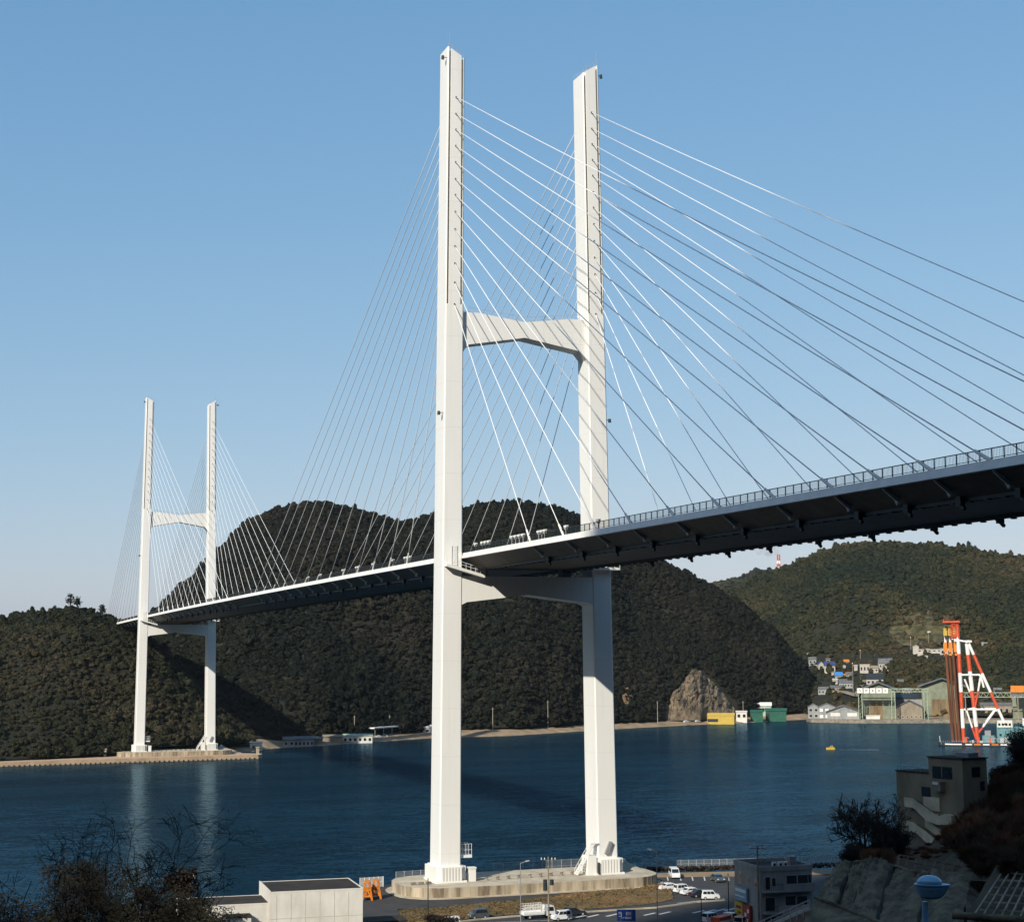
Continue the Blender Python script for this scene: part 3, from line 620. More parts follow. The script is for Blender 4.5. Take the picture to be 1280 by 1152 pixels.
# ------------------------------------------------------------------ near quay, road and car park
G = 2.0
def pz2(px, py, z=G): p = PZ(px, py, z); return (p.x, p.y)
mb = MB(); mb.prism([(-75, -3), (-36, 1), (-28, 12.5), (4, 12), (33, 8.5), (62, 1.5), (150, -22), (150, -225), (-75, -225)], -3, G)
ground = struct(mb.build('ground', M['asph']))
poly = rrect(-27.6, 27.6, -11.6, 10.6, 8.6); mb = MB(); mb.prism(poly, G-.5, G+.16); struct(mb.build('footpath', M['conc']))
def strip(top, bot, z, m, name, hump=0, nz=6, sub=10, rough=.15):
    mb = MB(); rows = []
    for j in range(nz+1):
        row = []
        for i in range(len(top)-1):
            for k in range(sub if i < len(top)-2 else sub+1):
                a = Vector(pz2(*lerp2(top[i], top[i+1], k/sub))); b = Vector(pz2(*lerp2(bot[i], bot[i+1], k/sub))); p = a.lerp(b, j/nz)
                e = math.sin(math.pi*j/nz); row.append(Vector((p.x, p.y, z+e*(hump*(.55+.6*fbm(p.x*.08, p.y*.08, 1))+rough*fbm(p.x*.6, p.y*.6, 2)))))
        rows.append(row)
    mb.grid(rows); return mb.build(name, m, smooth=True)
def lerp2(a, b, t): return (lerp(a[0], b[0], t), lerp(a[1], b[1], t))
top = [(498, 1136), (540, 1134), (600, 1129), (660, 1123), (730, 1115), (800, 1107), (835, 1101)]
bot = [(505, 1160), (540, 1154), (600, 1146), (660, 1141), (730, 1136), (800, 1131), (842, 1124)]
struct(strip(top, bot, G+.06, M['grass'], 'grass_bank', .6))
gm = M['grass']
# tufts on the bank: one uncountable mass
rr = random.Random(5); mb = MB()
for _ in range(4200):
    i = rr.randrange(len(top)-1); t = rr.random(); a = Vector(pz2(*lerp2(top[i], top[i+1], t))); b = Vector(pz2(*lerp2(bot[i], bot[i+1], t))); v = rr.random(); p = a.lerp(b, v)
    z = G+.05+math.sin(math.pi*v)*.42; h = rr.uniform(.05, .18)*(1.9 if rr.random() < .06 else 1); an = rr.uniform(0, 6.28); d = Vector((math.cos(an), math.sin(an), 0))*rr.uniform(.12, .4)
    P = Vector((p.x, p.y, z)); mb.add([P-d, P+d, P+d*.4+Vector((rr.uniform(-.2, .2), rr.uniform(-.2, .2), h))], [(0, 1, 2)])
TUFT = leaf_mat('grass_tufts', [(0, (.06, .052, .022)), (.4, (.11, .08, .035)), (.7, (.17, .105, .04)), (1, (.27, .145, .05))], .045, .1)
stuff(mb.build('grass', TUFT, fixn=False))
kpts = [(505, 1166), (560, 1154), (600, 1149), (646, 1145), (729, 1140), (820, 1134.5), (846, 1131), (870, 1127.5), (905, 1125)]
mb = MB()
for a, b in zip(kpts, kpts[1:]):
    A, B = Vector((*pz2(*a), G+.08)), Vector((*pz2(*b), G+.08)); mb.beam(A, B+(B-A).normalized()*.1, .45, .3)
struct(mb.build('kerb', M['conc']))
# sandy strip and hedge under the shore fence
mb = MB(); pl = [pz2(817, 1091.5), pz2(930, 1089), pz2(1060, 1086), pz2(1060, 1092), pz2(930, 1094.5), pz2(817, 1096)]; mb.prism(pl, G-.3, G+.13); struct(mb.build('sand_strip', M['sand']))
mb = MB(); rr = random.Random(3)
for _ in range(1500):
    t = rr.random(); q = lerp2((806, 1086), (1060, 1080), t); P = Vector((*pz2(*q, G+.6), G+rr.uniform(.1, 1.0)))+Vector((rr.uniform(-.5, .5), rr.uniform(-.5, .5), 0)); a = Vector((rr.gauss(0, 1), rr.gauss(0, 1), rr.gauss(0, 1))).normalized()*.28; b = a.orthogonal().normalized()*.28
    mb.add([P-a, P+b, P+a, P-b], [(0, 1, 2, 3)])
tag(mb.build('hedge', leaf_mat('hedge_leaves', [(0, (.02, .018, .01)), (.6, (.05, .032, .018)), (1, (.08, .05, .025))], .3, .3), fixn=False), 'low dark hedge under the white shore fence by the car park', 'hedge')
road = thing('road_markings', 'white painted stripes and bay lines on the asphalt road and car park', 'road marking', (0, 0, G)); road['kind'] = 'structure'; del road['category']; del road['label']
def stripe(q, w_=.32):
    a, b = Vector((*pz2(*q[0]), G+.004)), Vector((*pz2(*q[1]), G+.004)); d = (b-a).normalized(); n_ = Vector((-d.y, d.x, 0))*w_/2
    mb = MB(); mb.add([a-n_, b-n_, b+n_, a+n_], [(0, 1, 2, 3)]); mb.build('stripe', M['mark'], road, fixn=False)
for x in (834, 850, 865, 880, 895, 910): stripe([(x, 1095), (x+1.2, 1100)], .25)
for x, y in ((718, 1146.5), (734, 1145.6), (758, 1144.6), (805, 1143.4), (824, 1142), (866, 1140.4), (880, 1139.4), (893, 1138.4), (906, 1137.4), (919, 1136.6)): stripe([(x, y), (x+14, y-3.2)], .6)
stripe([(600, 1152.5), (700, 1149)], .18); stripe([(846, 1128), (905, 1122)], .2)

def fence(name, label, a, b, n, h, z, cat='fence', m=None, bars=9):
    m = m or M['galv']; A, B = Vector((*a, z)), Vector((*b, z)); t = thing(name, label, cat, tuple(A)); d = (B-A)/n
    for k in range(n+1):
        p = A+d*k; mb = MB(); mb.tube(p, p+Z3*h, .07, n=6); mb.build('post', m, t)
    for k in range(n):
        p = A+d*k; mb = MB()
        for zz in (h-.08, h*.5, .12): mb.beam(p+Z3*zz, p+d+Z3*zz, .05, .05)
        for j in range(1, bars): mb.tube(p+d*(j/bars)+Z3*.1, p+d*(j/bars)+Z3*(h-.06), .02, n=3)
        mb.build('panel', m, t, fixn=False)
    return t
fence('mesh_fence', 'long white mesh fence along the water behind the car park', pz2(803, 1085.5), pz2(1060, 1079), 27, 1.7, G)
fence('mesh_fence', 'grey mesh fence on the quay edge between the two near tower legs', pz2(617, 1094), pz2(726, 1088), 9, 2.6, G)
fence('mesh_fence', 'short grey mesh fence on the quay edge left of the near left tower leg', pz2(495, 1104), pz2(536, 1101), 4, 2.4, G)
fence('mesh_fence', 'white mesh fence behind the orange steel frames', pz2(450, 1109.5), pz2(479, 1107.5), 5, 2.0, G, m=M['beam'])

# ------------------------------------------------------------------ vehicles (built pointing along +X at the origin, then placed)
PAINT = {'white': mat('white_car_paint', (.78, .78, .76), .25, .03, 1, spec=.5), 'dark': mat('dark_car_paint', (.025, .028, .035), .25, .1, 1, spec=.5), 'grey': mat('grey_car_paint', (.07, .085, .09), .25, .1, 1, spec=.5)}
LAMP = mat('lamp_glass', (.7, .7, .65), .15, .05, 2, spec=.6); TAIL = mat('tail_lamp', (.35, .02, .015), .2, .05, 2)
def car(kind, paint, label, cat='car', group=None):
    L, W_, H, prof, gl = {'wagon': (3.4, 1.48, 1.68, [(-1.66, .3), (1.64, .3), (1.69, .75), (1.55, .95), (1.0, 1.02), (-1.66, 1.02)], [(-1.62, 1.0), (1.02, 1.0), (.55, 1.66), (-1.5, 1.68)]),
        'sedan': (4.5, 1.7, 1.42, [(-2.2, .32), (2.18, .3), (2.24, .62), (2.0, .82), (1.0, .92), (-1.5, .95), (-2.2, .9)], [(-1.75, .93), (1.15, .9), (.3, 1.4), (-1.0, 1.42)]),
        'van': (4.6, 1.7, 1.95, [(-2.28, .32), (2.2, .32), (2.28, .75), (2.12, 1.0), (1.6, 1.1), (-2.28, 1.1)], [(-2.26, 1.08), (1.62, 1.08), (.95, 1.92), (-2.15, 1.95)])}[kind]
    t = thing('parked_car' if cat == 'car' else 'parked_van', label, cat, (0, 0, 0), group)
    mb = MB(); mb.extr(prof, (0, -W_/2, 0), (1, 0, 0), (0, 0, 1), (0, 1, 0), W_); mb.build('body', PAINT[paint], t)
    mb = MB(); k = .1
    mb.loft([[Vector((x, s*(W_/2-.03 if z < 1.2 and z < H-.3 else W_/2-k), z)) for x, z in gl] for s in (-1, 1)]); cab = mb.build('cabin', PAINT[paint], t)
    zb, zt = gl[0][1]+.06, gl[2][1]-.1
    def xat(i, j, z): a, b = gl[i], gl[j]; return lerp(a[0], b[0], (z-a[1])/(b[1]-a[1]))
    for s in (-1, 1):
        xs0, xs1 = xat(0, 3, zb)+.2, xat(1, 2, zb)-.18; xt0, xt1 = xat(0, 3, zt)+.2, xat(1, 2, zt)-.1
        for u, v in ((0, .33), (.36, .66), (.69, 1)) if kind != 'sedan' else ((0, .47), (.5, 1)):
            yb, yt = s*(W_/2-.015), s*(W_/2-k+.012)
            mb = MB(); mb.add([(lerp(xs0, xs1, u), yb, zb), (lerp(xs0, xs1, v), yb, zb), (lerp(xt0, xt1, v), yt, zt), (lerp(xt0, xt1, u), yt, zt)]+[(lerp(xs0, xs1, u), yb-s*.05, zb), (lerp(xs0, xs1, v), yb-s*.05, zb), (lerp(xt0, xt1, v), yt-s*.05, zt), (lerp(xt0, xt1, u), yt-s*.05, zt)], [(0, 1, 2, 3), (4, 7, 6, 5), (0, 4, 5, 1), (1, 5, 6, 2), (2, 6, 7, 3), (3, 7, 4, 0)])
            mb.build('window', M['glass'], t)
    for i, j, dx, nm in ((1, 2, .02, 'windscreen'), (0, 3, -.02, 'rear_window')):
        w2 = W_/2-k-.04
        mb = MB(); mb.extr([(-w2, 0), (w2, 0), (w2-.03, 1), (-w2+.03, 1)], (0, 0, 0), (0, 1, 0), (0, 0, 0), (0, 0, 0), 0); mb.v = []; mb.f = []; mb.mi = []
        xb, xt = xat(i, j, zb)+dx, xat(i, j, zt)+dx
        mb.add([(xb, -w2, zb), (xb, w2, zb), (xt, w2-.03, zt), (xt, -w2+.03, zt), (xb-dx*2, -w2, zb), (xb-dx*2, w2, zb), (xt-dx*2, w2-.03, zt), (xt-dx*2, -w2+.03, zt)], [(0, 1, 2, 3), (7, 6, 5, 4), (0, 4, 5, 1), (1, 5, 6, 2), (2, 6, 7, 3), (3, 7, 4, 0)]); mb.build(nm, M['glass'], t)
    xw = L/2-.72
    for x in (-xw, xw):
        for s in (-1, 1):
            mb = MB(); mb.tube((x, s*(W_/2-.2), .3), (x, s*(W_/2+.02), .3), .3, n=14); wh = mb.build('wheel', M['black'], t)
            mb = MB(); mb.tube((x, s*(W_/2+.02), .3), (x, s*(W_/2+.035), .3), .17, n=10); mb.build('rim', M['galv'], wh)
    for s in (-1, 1):
        mb = MB(); mb.box((L/2-.08, s*(W_/2-.22), .68), (.14, .3, .16)); mb.build('headlight', LAMP, t)
        mb = MB(); mb.box((-L/2+.04, s*(W_/2-.12), .85), (.1, .14, .3)); mb.build('tail_light', TAIL, t)
    for x, nm in ((L/2-.04, 'front_bumper'), (-L/2+.06, 'rear_bumper')): mb = MB(); mb.box((x, 0, .42), (.16, W_-.08, .2)); mb.build(nm, PAINT[paint], t)
    return t
def place(t, px, py, rz, z=G): p = PZ(px, py, z); t.location = p; t.rotation_euler = (0, 0, rz); return t
KA = Vector((*pz2(729, 1140), 0))-Vector((*pz2(600, 1149), 0)); KR = math.atan2(KA.y, KA.x)       # direction of the road
place(car('wagon', 'grey', 'dark grey small hatchback beside the kerb, leftmost car on the road'), 598, 1147.5, KR+math.pi)
place(car('wagon', 'white', 'white boxy small car on the road in front of the dark sedan'), 702, 1149.5, KR+math.pi)
place(car('sedan', 'dark', 'black sedan on the road half hidden behind the white boxy car'), 716, 1143.5, KR)
place(car('van', 'white', 'white van parked nose out on the sandy strip under the shore fence', 'van'), 843, 1096.2, KR-1.9)
c1 = place(car('sedan', 'white', 'white sedan, farthest left of the tight row of cars in the car park', group='row of cars in the car park'), 838.5, 1112, KR+.0)
place(car('wagon', 'white', 'white boxy car second from left in the tight row in the car park', group='row of cars in the car park'), 853, 1115.2, KR+.1)
place(copy_tree(c1, (0, 0, 0), 0, 'white sedan in the middle of the tight row in the car park'), 865, 1117.6, KR+.05)
place(car('sedan', 'dark', 'black car second from right in the tight row in the car park', group='row of cars in the car park'), 876.5, 1120.2, KR)
place(car('wagon', 'white', 'small white truck-like car at the right end of the row in the car park', group='row of cars in the car park'), 888, 1123.6, KR-.4)
def truck(label, cage, paint='white', cargo=None):
    t = thing('parked_truck', label, 'truck', (0, 0, 0))
    mb = MB(); mb.extr([(1.2, .5), (2.9, .5), (2.95, 1.2), (2.7, 2.1), (1.2, 2.15)], (0, -.85, 0), (1, 0, 0), (0, 0, 1), (0, 1, 0), 1.7); mb.build('cab', PAINT[paint], t)
    mb = MB(); mb.extr([(2.93, 1.25), (2.98, 1.25), (2.75, 2.0), (2.7, 2.0)], (0, -.75, 0), (1, 0, 0), (0, 0, 1), (0, 1, 0), 1.5); mb.build('windscreen', M['glass'], t)
    for s in (-1, 1): mb = MB(); mb.extr([(1.5, 1.25), (2.75, 1.25), (2.6, 1.95), (1.5, 1.95)], (0, s*.83, 0), (1, 0, 0), (0, 0, 1), (0, s, 0), .04); mb.build('window', M['glass'], t)
    mb = MB(); mb.bb(-2.9, 1.1, -.95, .95, .75, .9); bed = mb.build('bed', PAINT[paint], t)
    for s in (-1, 1): mb = MB(); mb.bb(-2.9, 1.1, s*.95-.04, s*.95+.04, .9, 1.3); mb.build('side_board', PAINT[paint], bed)
    mb = MB(); mb.bb(-2.9, 2.6, -.4, .4, .45, .745); mb.build('chassis', M['dark'], t)
    if cage:
        for s in (-1, 1):
            mb = MB()
            for k in range(9): x = -2.8+k*.48; mb.beam((x, s*.9, 1.3), (x, s*.9, 2.5), .06, .06, (1, 0, 0))
            for z in (1.7, 2.1, 2.5): mb.beam((-2.85, s*.9, z), (1.1, s*.9, z), .06, .06)
            mb.beam((-2.8, s*.9, 1.3), (1.0, s*.9, 2.5), .06, .06); mb.build('cage_side', M['beam'], t)
    if cargo: mb = MB(); mb.bb(-2.7, .9, -.85, .85, .91, 1.9); mb.build('cargo', cargo, t)
    for x in (-1.8, 2.0):
        for s in (-1, 1):
            mb = MB(); mb.tube((x, s*.6, .4), (x, s*.88, .4), .4, n=14); wh = mb.build('wheel', M['black'], t)
            mb = MB(); mb.tube((x, s*.88, .4), (x, s*.9, .4), .2, n=10); mb.build('rim', M['galv'], wh)
    return t
place(truck('white flatbed truck with a tall white cage, behind the boxy car', True), 672, 1147.2, KR)
place(truck('white truck with red load at the foot of the grey three-storey building', False, cargo=M['red']), 905, 1158, KR+.5)
place(car('wagon', 'white', 'white boxy car between the red-loaded truck and the slim dark pole'), 889, 1152, KR+.3)
place(car('van', 'white', 'white van at the foot of the grey building right of the red-loaded truck', 'van'), 930, 1158, KR+.6)
place(car('sedan', 'grey', 'grey sedan parked alone in the bays in front of the sandy strip'), 897, 1101, KR-1.75)
place(car('wagon', 'white', 'white car at the bottom edge left of the dark hatchback'), 562, 1158, KR+math.pi)

# ------------------------------------------------------------------ poles, signs and frames on the quay
def pole(name, label, px, py, h, r=.16, arms=0, lamp=0, can=0, m=None, cat='utility pole', z=G):
    p = PZ(px, py, z); t = thing(name, label, cat, tuple(p)); rx, aw = frame_at(p); m = m or M['concd']
    mb = MB(); mb.tube(p, p+Z3*h, r, r*.65, 8); mb.build('pole', m, t)
    for k in range(arms):
        q = p+Z3*(h-.5-k*1.1); mb = MB(); mb.beam(q-rx*1.3, q+rx*1.3, .12, .12); ar = mb.build('crossarm', M['dark'], t)
        for j in (-1.15, -.6, .6, 1.15): mb = MB(); mb.tube(q+rx*j, q+rx*j+Z3*.35, .09, .06, 6); mb.build('insulator', M['beam'], ar)
    for k in range(can):
        q = p+Z3*(h-4.2-.9*(k // 2))+rx*(.55 if k % 2 else -.55); mb = MB(); mb.tube(q-Z3*.45, q+Z3*.45, .34, n=10); mb.build('transformer', M['dark'], t)
    if lamp:
        q = p+Z3*(h-.1); mb = MB(); mb.tube(q, q+rx*1.2*lamp+Z3*.35, .06, n=5); ar = mb.build('lamp_arm', m, t)
        mb = MB(); mb.tube(q+rx*1.1*lamp+Z3*.3, q+rx*1.9*lamp+Z3*.42, .16, .1, 7); mb.build('lamp_head', M['galv'], ar)
    return t
pole('utility_pole', 'dark utility pole with crossarm and round transformers between the tower legs', 686, 1158, 11.5, .17, arms=1, can=3)
pole('street_lamp', 'thin grey street lamp left of the pole with transformers', 651, 1156, 10.3, .08, lamp=.8, cat='street lamp', m=M['grey'])
pole('utility_pole', 'dark pole in front of the near left tower leg', 535, 1158, 8.0, .12, cat='pole', m=M['dark'])
pole('street_lamp', 'thin tall pole left of the parked cars', 822, 1154, 12.0, .08, lamp=-.8, cat='street lamp', m=M['grey'])
pole('utility_pole', 'slim dark pole in the car park beside the row of cars', 877, 1156, 6.0, .09, cat='pole', m=M['dark'])
pole('utility_pole', 'slim pole with a round mirror-like disc in the car park left of the grey building', 911, 1140, 6.8, .1, cat='pole', m=M['dark'])
pole('utility_pole', 'concrete utility pole in front of the grey three-storey building', 949, 1166, 14, .2, arms=1, cat='utility pole')
p = PZ(783, 1160, G); rx, aw = frame_at(p); t = thing('road_sign', 'blue road sign with pale lettering standing over the road', 'road sign', tuple(p))
mb = MB()
for s in (-1, 1): mb.tube(p+rx*s*.9, p+rx*s*.9+Z3*2.9, .06, n=6)
mb.build('sign_post', M['grey'], t)
q = p+Z3*2.15; mb = MB(); mb.box(q, (3.1, .08, 1.9), (rx, aw)); pn = mb.build('sign_panel', mat('sign_blue', (.015, .07, .30), .4, .08, 2), t)
mb = MB()
for x0, z0, w_, h_ in ((-1.0, .45, .5, .08), (-1.0, .25, .5, .08), (-.78, .1, .08, .7), (-1.0, -.15, .5, .08), (.35, .5, .8, .07), (.35, .3, .8, .07), (.35, .1, .8, .07), (.02, .3, .07, .5), (.7, .3, .07, .5), (.3, -.3, 1.1, .08), (.3, -.5, 1.0, .08), (-.6, -.4, .5, .08)):
    mb.box(q-aw*.045+rx*x0+Z3*z0, (w_, .01, h_), (rx, aw))
mb.build('lettering', M['bluet' if False else 'beam'], pn)
# orange steel frames
for k, (px, py) in enumerate(((459, 1124), (470, 1122))):
    p = PZ(px, py, G); rx, aw = frame_at(p); t = thing('steel_frame', ('left', 'right')[k]+' one of two orange steel trestles beside the white building', 'steel frame', tuple(p))
    for s in (-1, 1):
        for u in (-1, 1): mb = MB(); b0 = p+rx*s*.9+aw*u*1.2; mb.beam(b0, p+rx*s*.35+aw*u*1.0+Z3*3.4, .3, .3, (1, 0, 0)); mb.build('leg', M['orange'], t)
    for h in (.8, 1.9, 3.3): mb = MB(); mb.box(p+Z3*h, (2.0-h*.3, 2.5, .28), (rx, aw)); mb.build('crosspiece', M['orange'], t)
    for s in (-1, 1): mb = MB(); mb.beam(p+rx*s*.85-aw*1.2+Z3*.3, p-rx*s*.5-aw*1.1+Z3*2.9, .2, .2); mb.build('brace', M['orange'], t)

# ------------------------------------------------------------------ white building at the lower left
RZ_ = 13.5
A = PZ(337, 1113, RZ_); B = PZ(453.6, 1107.8, RZ_); X = (B-A).normalized(); Y = Vector((-X.y, X.x, 0)); W1 = (B-A).length
bld = thing('flat_roofed_building', 'sunlit white flat-roofed building with a dark roof and a lower wing at the bottom left', 'building', (A.x, A.y, 2))
def blk(o, x0, x1, y0, y1, z0, z1, mb=None):
    mb = mb or MB(); c = Vector((o.x, o.y, 0))+X*((x0+x1)/2)+Y*((y0+y1)/2); return mb.box((c.x, c.y, (z0+z1)/2), (x1-x0, y1-y0, z1-z0), (X, Y))
blk(A, 0, W1, 0, 11.5, 1.5, RZ_-.35).build('wall', M['wwall'], bld)
r = blk(A, .17, W1-.15, .13, 11.39, RZ_-.349, RZ_-.2).build('roof', M['roofdk'], bld)
mb = MB(); blk(A, -.02, W1+.02, -.02, .12, RZ_-.348, RZ_-.14, mb); blk(A, -.02, W1+.02, 11.40, 11.52, RZ_-.348, RZ_-.12, mb); blk(A, -.02, .16, .121, 11.399, RZ_-.348, RZ_, mb); blk(A, W1-.14, W1+.02, .121, 11.399, RZ_-.348, RZ_-.12, mb); mb.build('parapet', M['wwall'], bld)
zl = 11.9
blk(A, -12.5, -.03, .4, 9.0, 1.5, zl-.3).build('wing_wall', M['wwall'], bld)
blk(A, -12.4, -.04, .53, 8.89, zl-.299, zl-.16).build('wing_roof', M['roofdk'], bld)
mb = MB(); blk(A, -12.52, -.03, .38, .52, zl-.298, zl-.1, mb); blk(A, -12.52, -.03, 8.9, 9.02, zl-.298, zl-.1, mb); mb.build('wing_parapet', M['wwall'], bld)
blk(A, -6.4, -2.9, -2.4, .39, 1.5, zl-1.6).build('porch', M['wwall'], bld)
blk(A, -6.5, -2.8, -2.5, .37, zl-1.598, zl-1.4).build('porch_roof', M['roofdk'], bld)
mb = MB()
for k in range(6): blk(A, 1.0+k*2.1, 1.05+k*2.1, -.025, 0.0, 2, RZ_-.5, mb)
for z in (6, 9.5): blk(A, .1, W1-.1, -.024, 0.0, z, z+.05, mb)
mb.build('wall_joints', mat('joint_line', (.5, .47, .4), .9, .1, 1), bld)  # thin strips in a tone darker than the wall
# dark roof lower right of it
D0 = PZ(455, 1152, 7.0); mb = MB(); t = thing('low_building', 'dark roofed shed beside the white building at the bottom edge', 'shed', (D0.x, D0.y, 2))
blk(D0, 0, 6.6, 0, 4.6, 1.5, 6.8).build('wall', M['gwall'], t); blk(D0, -.2, 6.8, -.2, 4.8, 6.81, 7.05).build('roof', M['roofdk'], t)
# loudspeaker mast on the wing's left
p = PZ(235, 1124, 11.75); t = thing('speaker_mast', 'white mast with loudspeakers above the low roof beside the bush', 'mast', tuple(p)); rx, aw = frame_at(p)
mb = MB(); mb.tube(p, p+Z3*3.6, .09, n=6); mb.build('pole', M['beam'], t)
for s in (-1, 1): mb = MB(); mb.beam(p+rx*s*.7, p+Z3*1.6, .09, .09); mb.build('brace', M['beam'], t)
for k, (dx, dz) in enumerate(((-.55, 3.5), (.3, 3.75), (.6, 3.2), (.2, 2.3))): mb = MB(); c = p+Z3*dz+rx*dx; mb.tube(c, c-aw*.5+rx*.25, .1, .34, 9); mb.build('loudspeaker', M['beam'], t)
for dz in (.9, 2.0): mb = MB(); mb.box(p+Z3*dz, (.5, .3, .5), (rx, aw)); mb.build('junction_box', M['galv'], t)

# ------------------------------------------------------------------ grey three-storey building right of the car park
A = PX(920, 1100, 287); B = PX(951, 1100, 277.5); C = PX(1015, 1100, 281.5); A.z = B.z = C.z = 0
t3 = thing('three_storey_building', 'grey three-storey building with shop signs on its side beside the car park', 'building', (B.x, B.y, G))
X = (C-B).normalized(); Y = Vector((-X.y, X.x, 0)); WX = (C-B).length; WY = (A-B).dot(Y); ZT = PZ(951, 1078, 2).z; ZT = 12.6
blk(B, 0, WX, 0, WY, G, ZT-.8).build('wall', M['gwall'], t3)
mb = MB(); blk(B, -.12, WX+.12, -.12, .2, ZT-.799, ZT, mb); blk(B, -.12, WX+.12, WY-.2, WY+.12, ZT-.799, ZT, mb); blk(B, -.12, .2, .201, WY-.201, ZT-.799, ZT, mb); blk(B, WX-.2, WX+.12, .201, WY-.201, ZT-.799, ZT, mb); mb.build('parapet', M['gwall'], t3)
blk(B, .21, WX-.21, .21, WY-.21, ZT-.798, ZT-.6).build('roof', M['roofdk'], t3)
for fz, bx in ((8.7, (.1, WX-.1)), (5.3, (.1, WX-.1))):
    blk(B, bx[0], bx[1], -1.1, -.01, fz-.2, fz).build('balcony_floor', M['gwall'], t3)
    blk(B, 3.6 if fz > 6 else 2.6, WX-.1, -1.1, -.98, fz, fz+1.1).build('balcony_wall', M['gwall'], t3)
    mb = MB()
    for k in range(9): mb.tube(B+X*(.15+k*.4)-Y*1.04+Z3*fz, B+X*(.15+k*.4)-Y*1.04+Z3*(fz+1.1), .025, n=4)
    mb.beam(B+X*.1-Y*1.04+Z3*(fz+1.1), B+X*3.6-Y*1.04+Z3*(fz+1.1), .06, .06); mb.build('balcony_rail', M['dark'], t3)
def win(par, o, x0, x1, z0, z1, d=.05, frame=True, y=0):
    f = blk(o, x0-.08, x1+.08, y-d, y+.0, z0-.08, z1+.08).build('window', M['galv'] if frame else M['glass'], par)
    blk(o, x0, x1, y-d-.02, y-d+.01, z0, z1).build('pane', M['glass'], f)
for x0, x1, z0, z1 in ((4.6, 6.4, 9.2, 11), (6.6, 8.4, 9.2, 11), (8.5, 9.0, 9.2, 11), (.8, 1.6, 8.9, 10.9), (2.0, 2.6, 9.4, 10.7), (4.3, 6.1, 5.8, 7.7), (6.4, 8.2, 6.2, 7.6), (.7, 2.4, 5.5, 7.6), (.6, 2.6, 2.2, 4.5), (4, 6, 2.3, 4.4), (6.5, 8.5, 3, 4.4)):
    if x1 < WX: win(t3, B, x0, x1, z0, z1)
# windows of the left face
def blkl(y0, y1, z0, z1, d): return blk(B, -d, 0, y0, y1, z0, z1)
for y0, y1, z0, z1 in ((1.4, 2.2, 9.2, 10.4), (4.6, 5.4, 9.4, 10.4), (7.4, 8.6, 9.0, 10.8)):
    f = blkl(y0-.08, y1+.08, z0-.08, z1+.08, .05).build('window', M['galv'], t3); blkl(y0, y1, z0, z1, .07).build('pane', M['glass'], f)
S1 = mat('sign_pale_blue', (.20, .42, .55), .5, .1, 2); S2 = mat('sign_yellow', (.60, .40, .06), .5, .15, 1.5); S3 = mat('sign_red', (.40, .05, .04), .5, .15, 1.5)
sb = blk(B, -.5, -.12, 4.6, 9.4, 6.3, 8.5).build('sign_board', S1, t3); sb['label'] = 'pale blue and white shop sign board on the side wall'
mb = MB(); blk(B, -.53, -.5, 5.0, 9.0, 7.7, 8.2, mb); blk(B, -.53, -.5, 5.4, 9.2, 6.9, 7.1, mb); mb.build('lettering', M['beam'], sb)
sb = blk(B, -.55, -.12, 3.4, 6.1, 2.6, 5.9).build('sign_board', S3, t3); sb['label'] = 'red lower shop sign board on the side wall'
mb = MB()
for y, z, a in ((4.0, 5.0, .7), (5.0, 4.3, .8), (4.3, 3.4, .7), (5.2, 3.1, .5)): blk(B, -.58, -.55, y-a/2, y+a/2, z-.3, z+.3, mb)
mb.build('lettering', M['beam'], sb)
sb = blk(B, -.55, -.12, 6.3, 9.4, 3.0, 6.0).build('sign_board', S2, t3); sb['label'] = 'yellow lower shop sign board on the side wall'
mb = MB(); blk(B, -.58, -.55, 6.8, 8.8, 5.0, 5.4, mb); blk(B, -.58, -.55, 6.8, 8.2, 4.2, 4.5, mb); mb.build('lettering', M['brown'], sb)
for k, x in enumerate((3.2, 4.3, 5.2)):
    u = blk(B, x, x+.75, 2.2, 2.6, ZT-.59, ZT+.35).build('cooling_unit', M['beam'], t3); c = B+X*(x+.37)+Y*2.19+Z3*(ZT-.1); mb = MB(); mb.tube(c, c-Y*.02, .26, n=10); mb.build('fan_grille', M['dark'], u)
blk(B, 7.2, 8.4, 4, 5.2, ZT-.59, ZT+.9).build('water_tank', M['grey'], t3)
mb = MB()
for x in (6.9, 7.9, 8.7): mb.tube(B+X*x+Y*3.2+Z3*(ZT-.6), B+X*x+Y*3.2+Z3*(ZT+1.6), .05, n=5)
mb.beam(B+X*6.9+Y*3.2+Z3*(ZT+1.5), B+X*8.7+Y*3.2+Z3*(ZT+1.5), .06, .06); mb.build('roof_frame', M['grey'], t3)
# rising guard rail below the building
a, b = PX(948, 1152, 262), PX(1012, 1124, 258); t = thing('guard_rail', 'white ramp guard rail rising to the right in front of the grey building', 'guard rail', tuple(a))
for k in range(9): q = a.lerp(b, k/8); mb = MB(); mb.tube(q-Z3*2.2, q, .07, n=5); mb.build('post', M['galv'], t)
for h in (0, -.6): mb = MB(); mb.beam(a+Z3*h, b+Z3*h, .1, .18); mb.build('rail', M['galv'], t)
mb = MB(); mb.extr([(0, -12), ((b-a).length, -12), ((b-a).length, -1.5), (0, -1.5)], a+frame_at(a)[1]*.3, (b-a).normalized(), (0, 0, 1), frame_at(a)[1], 4); t2 = mb.build('ramp', M['concd'], t)
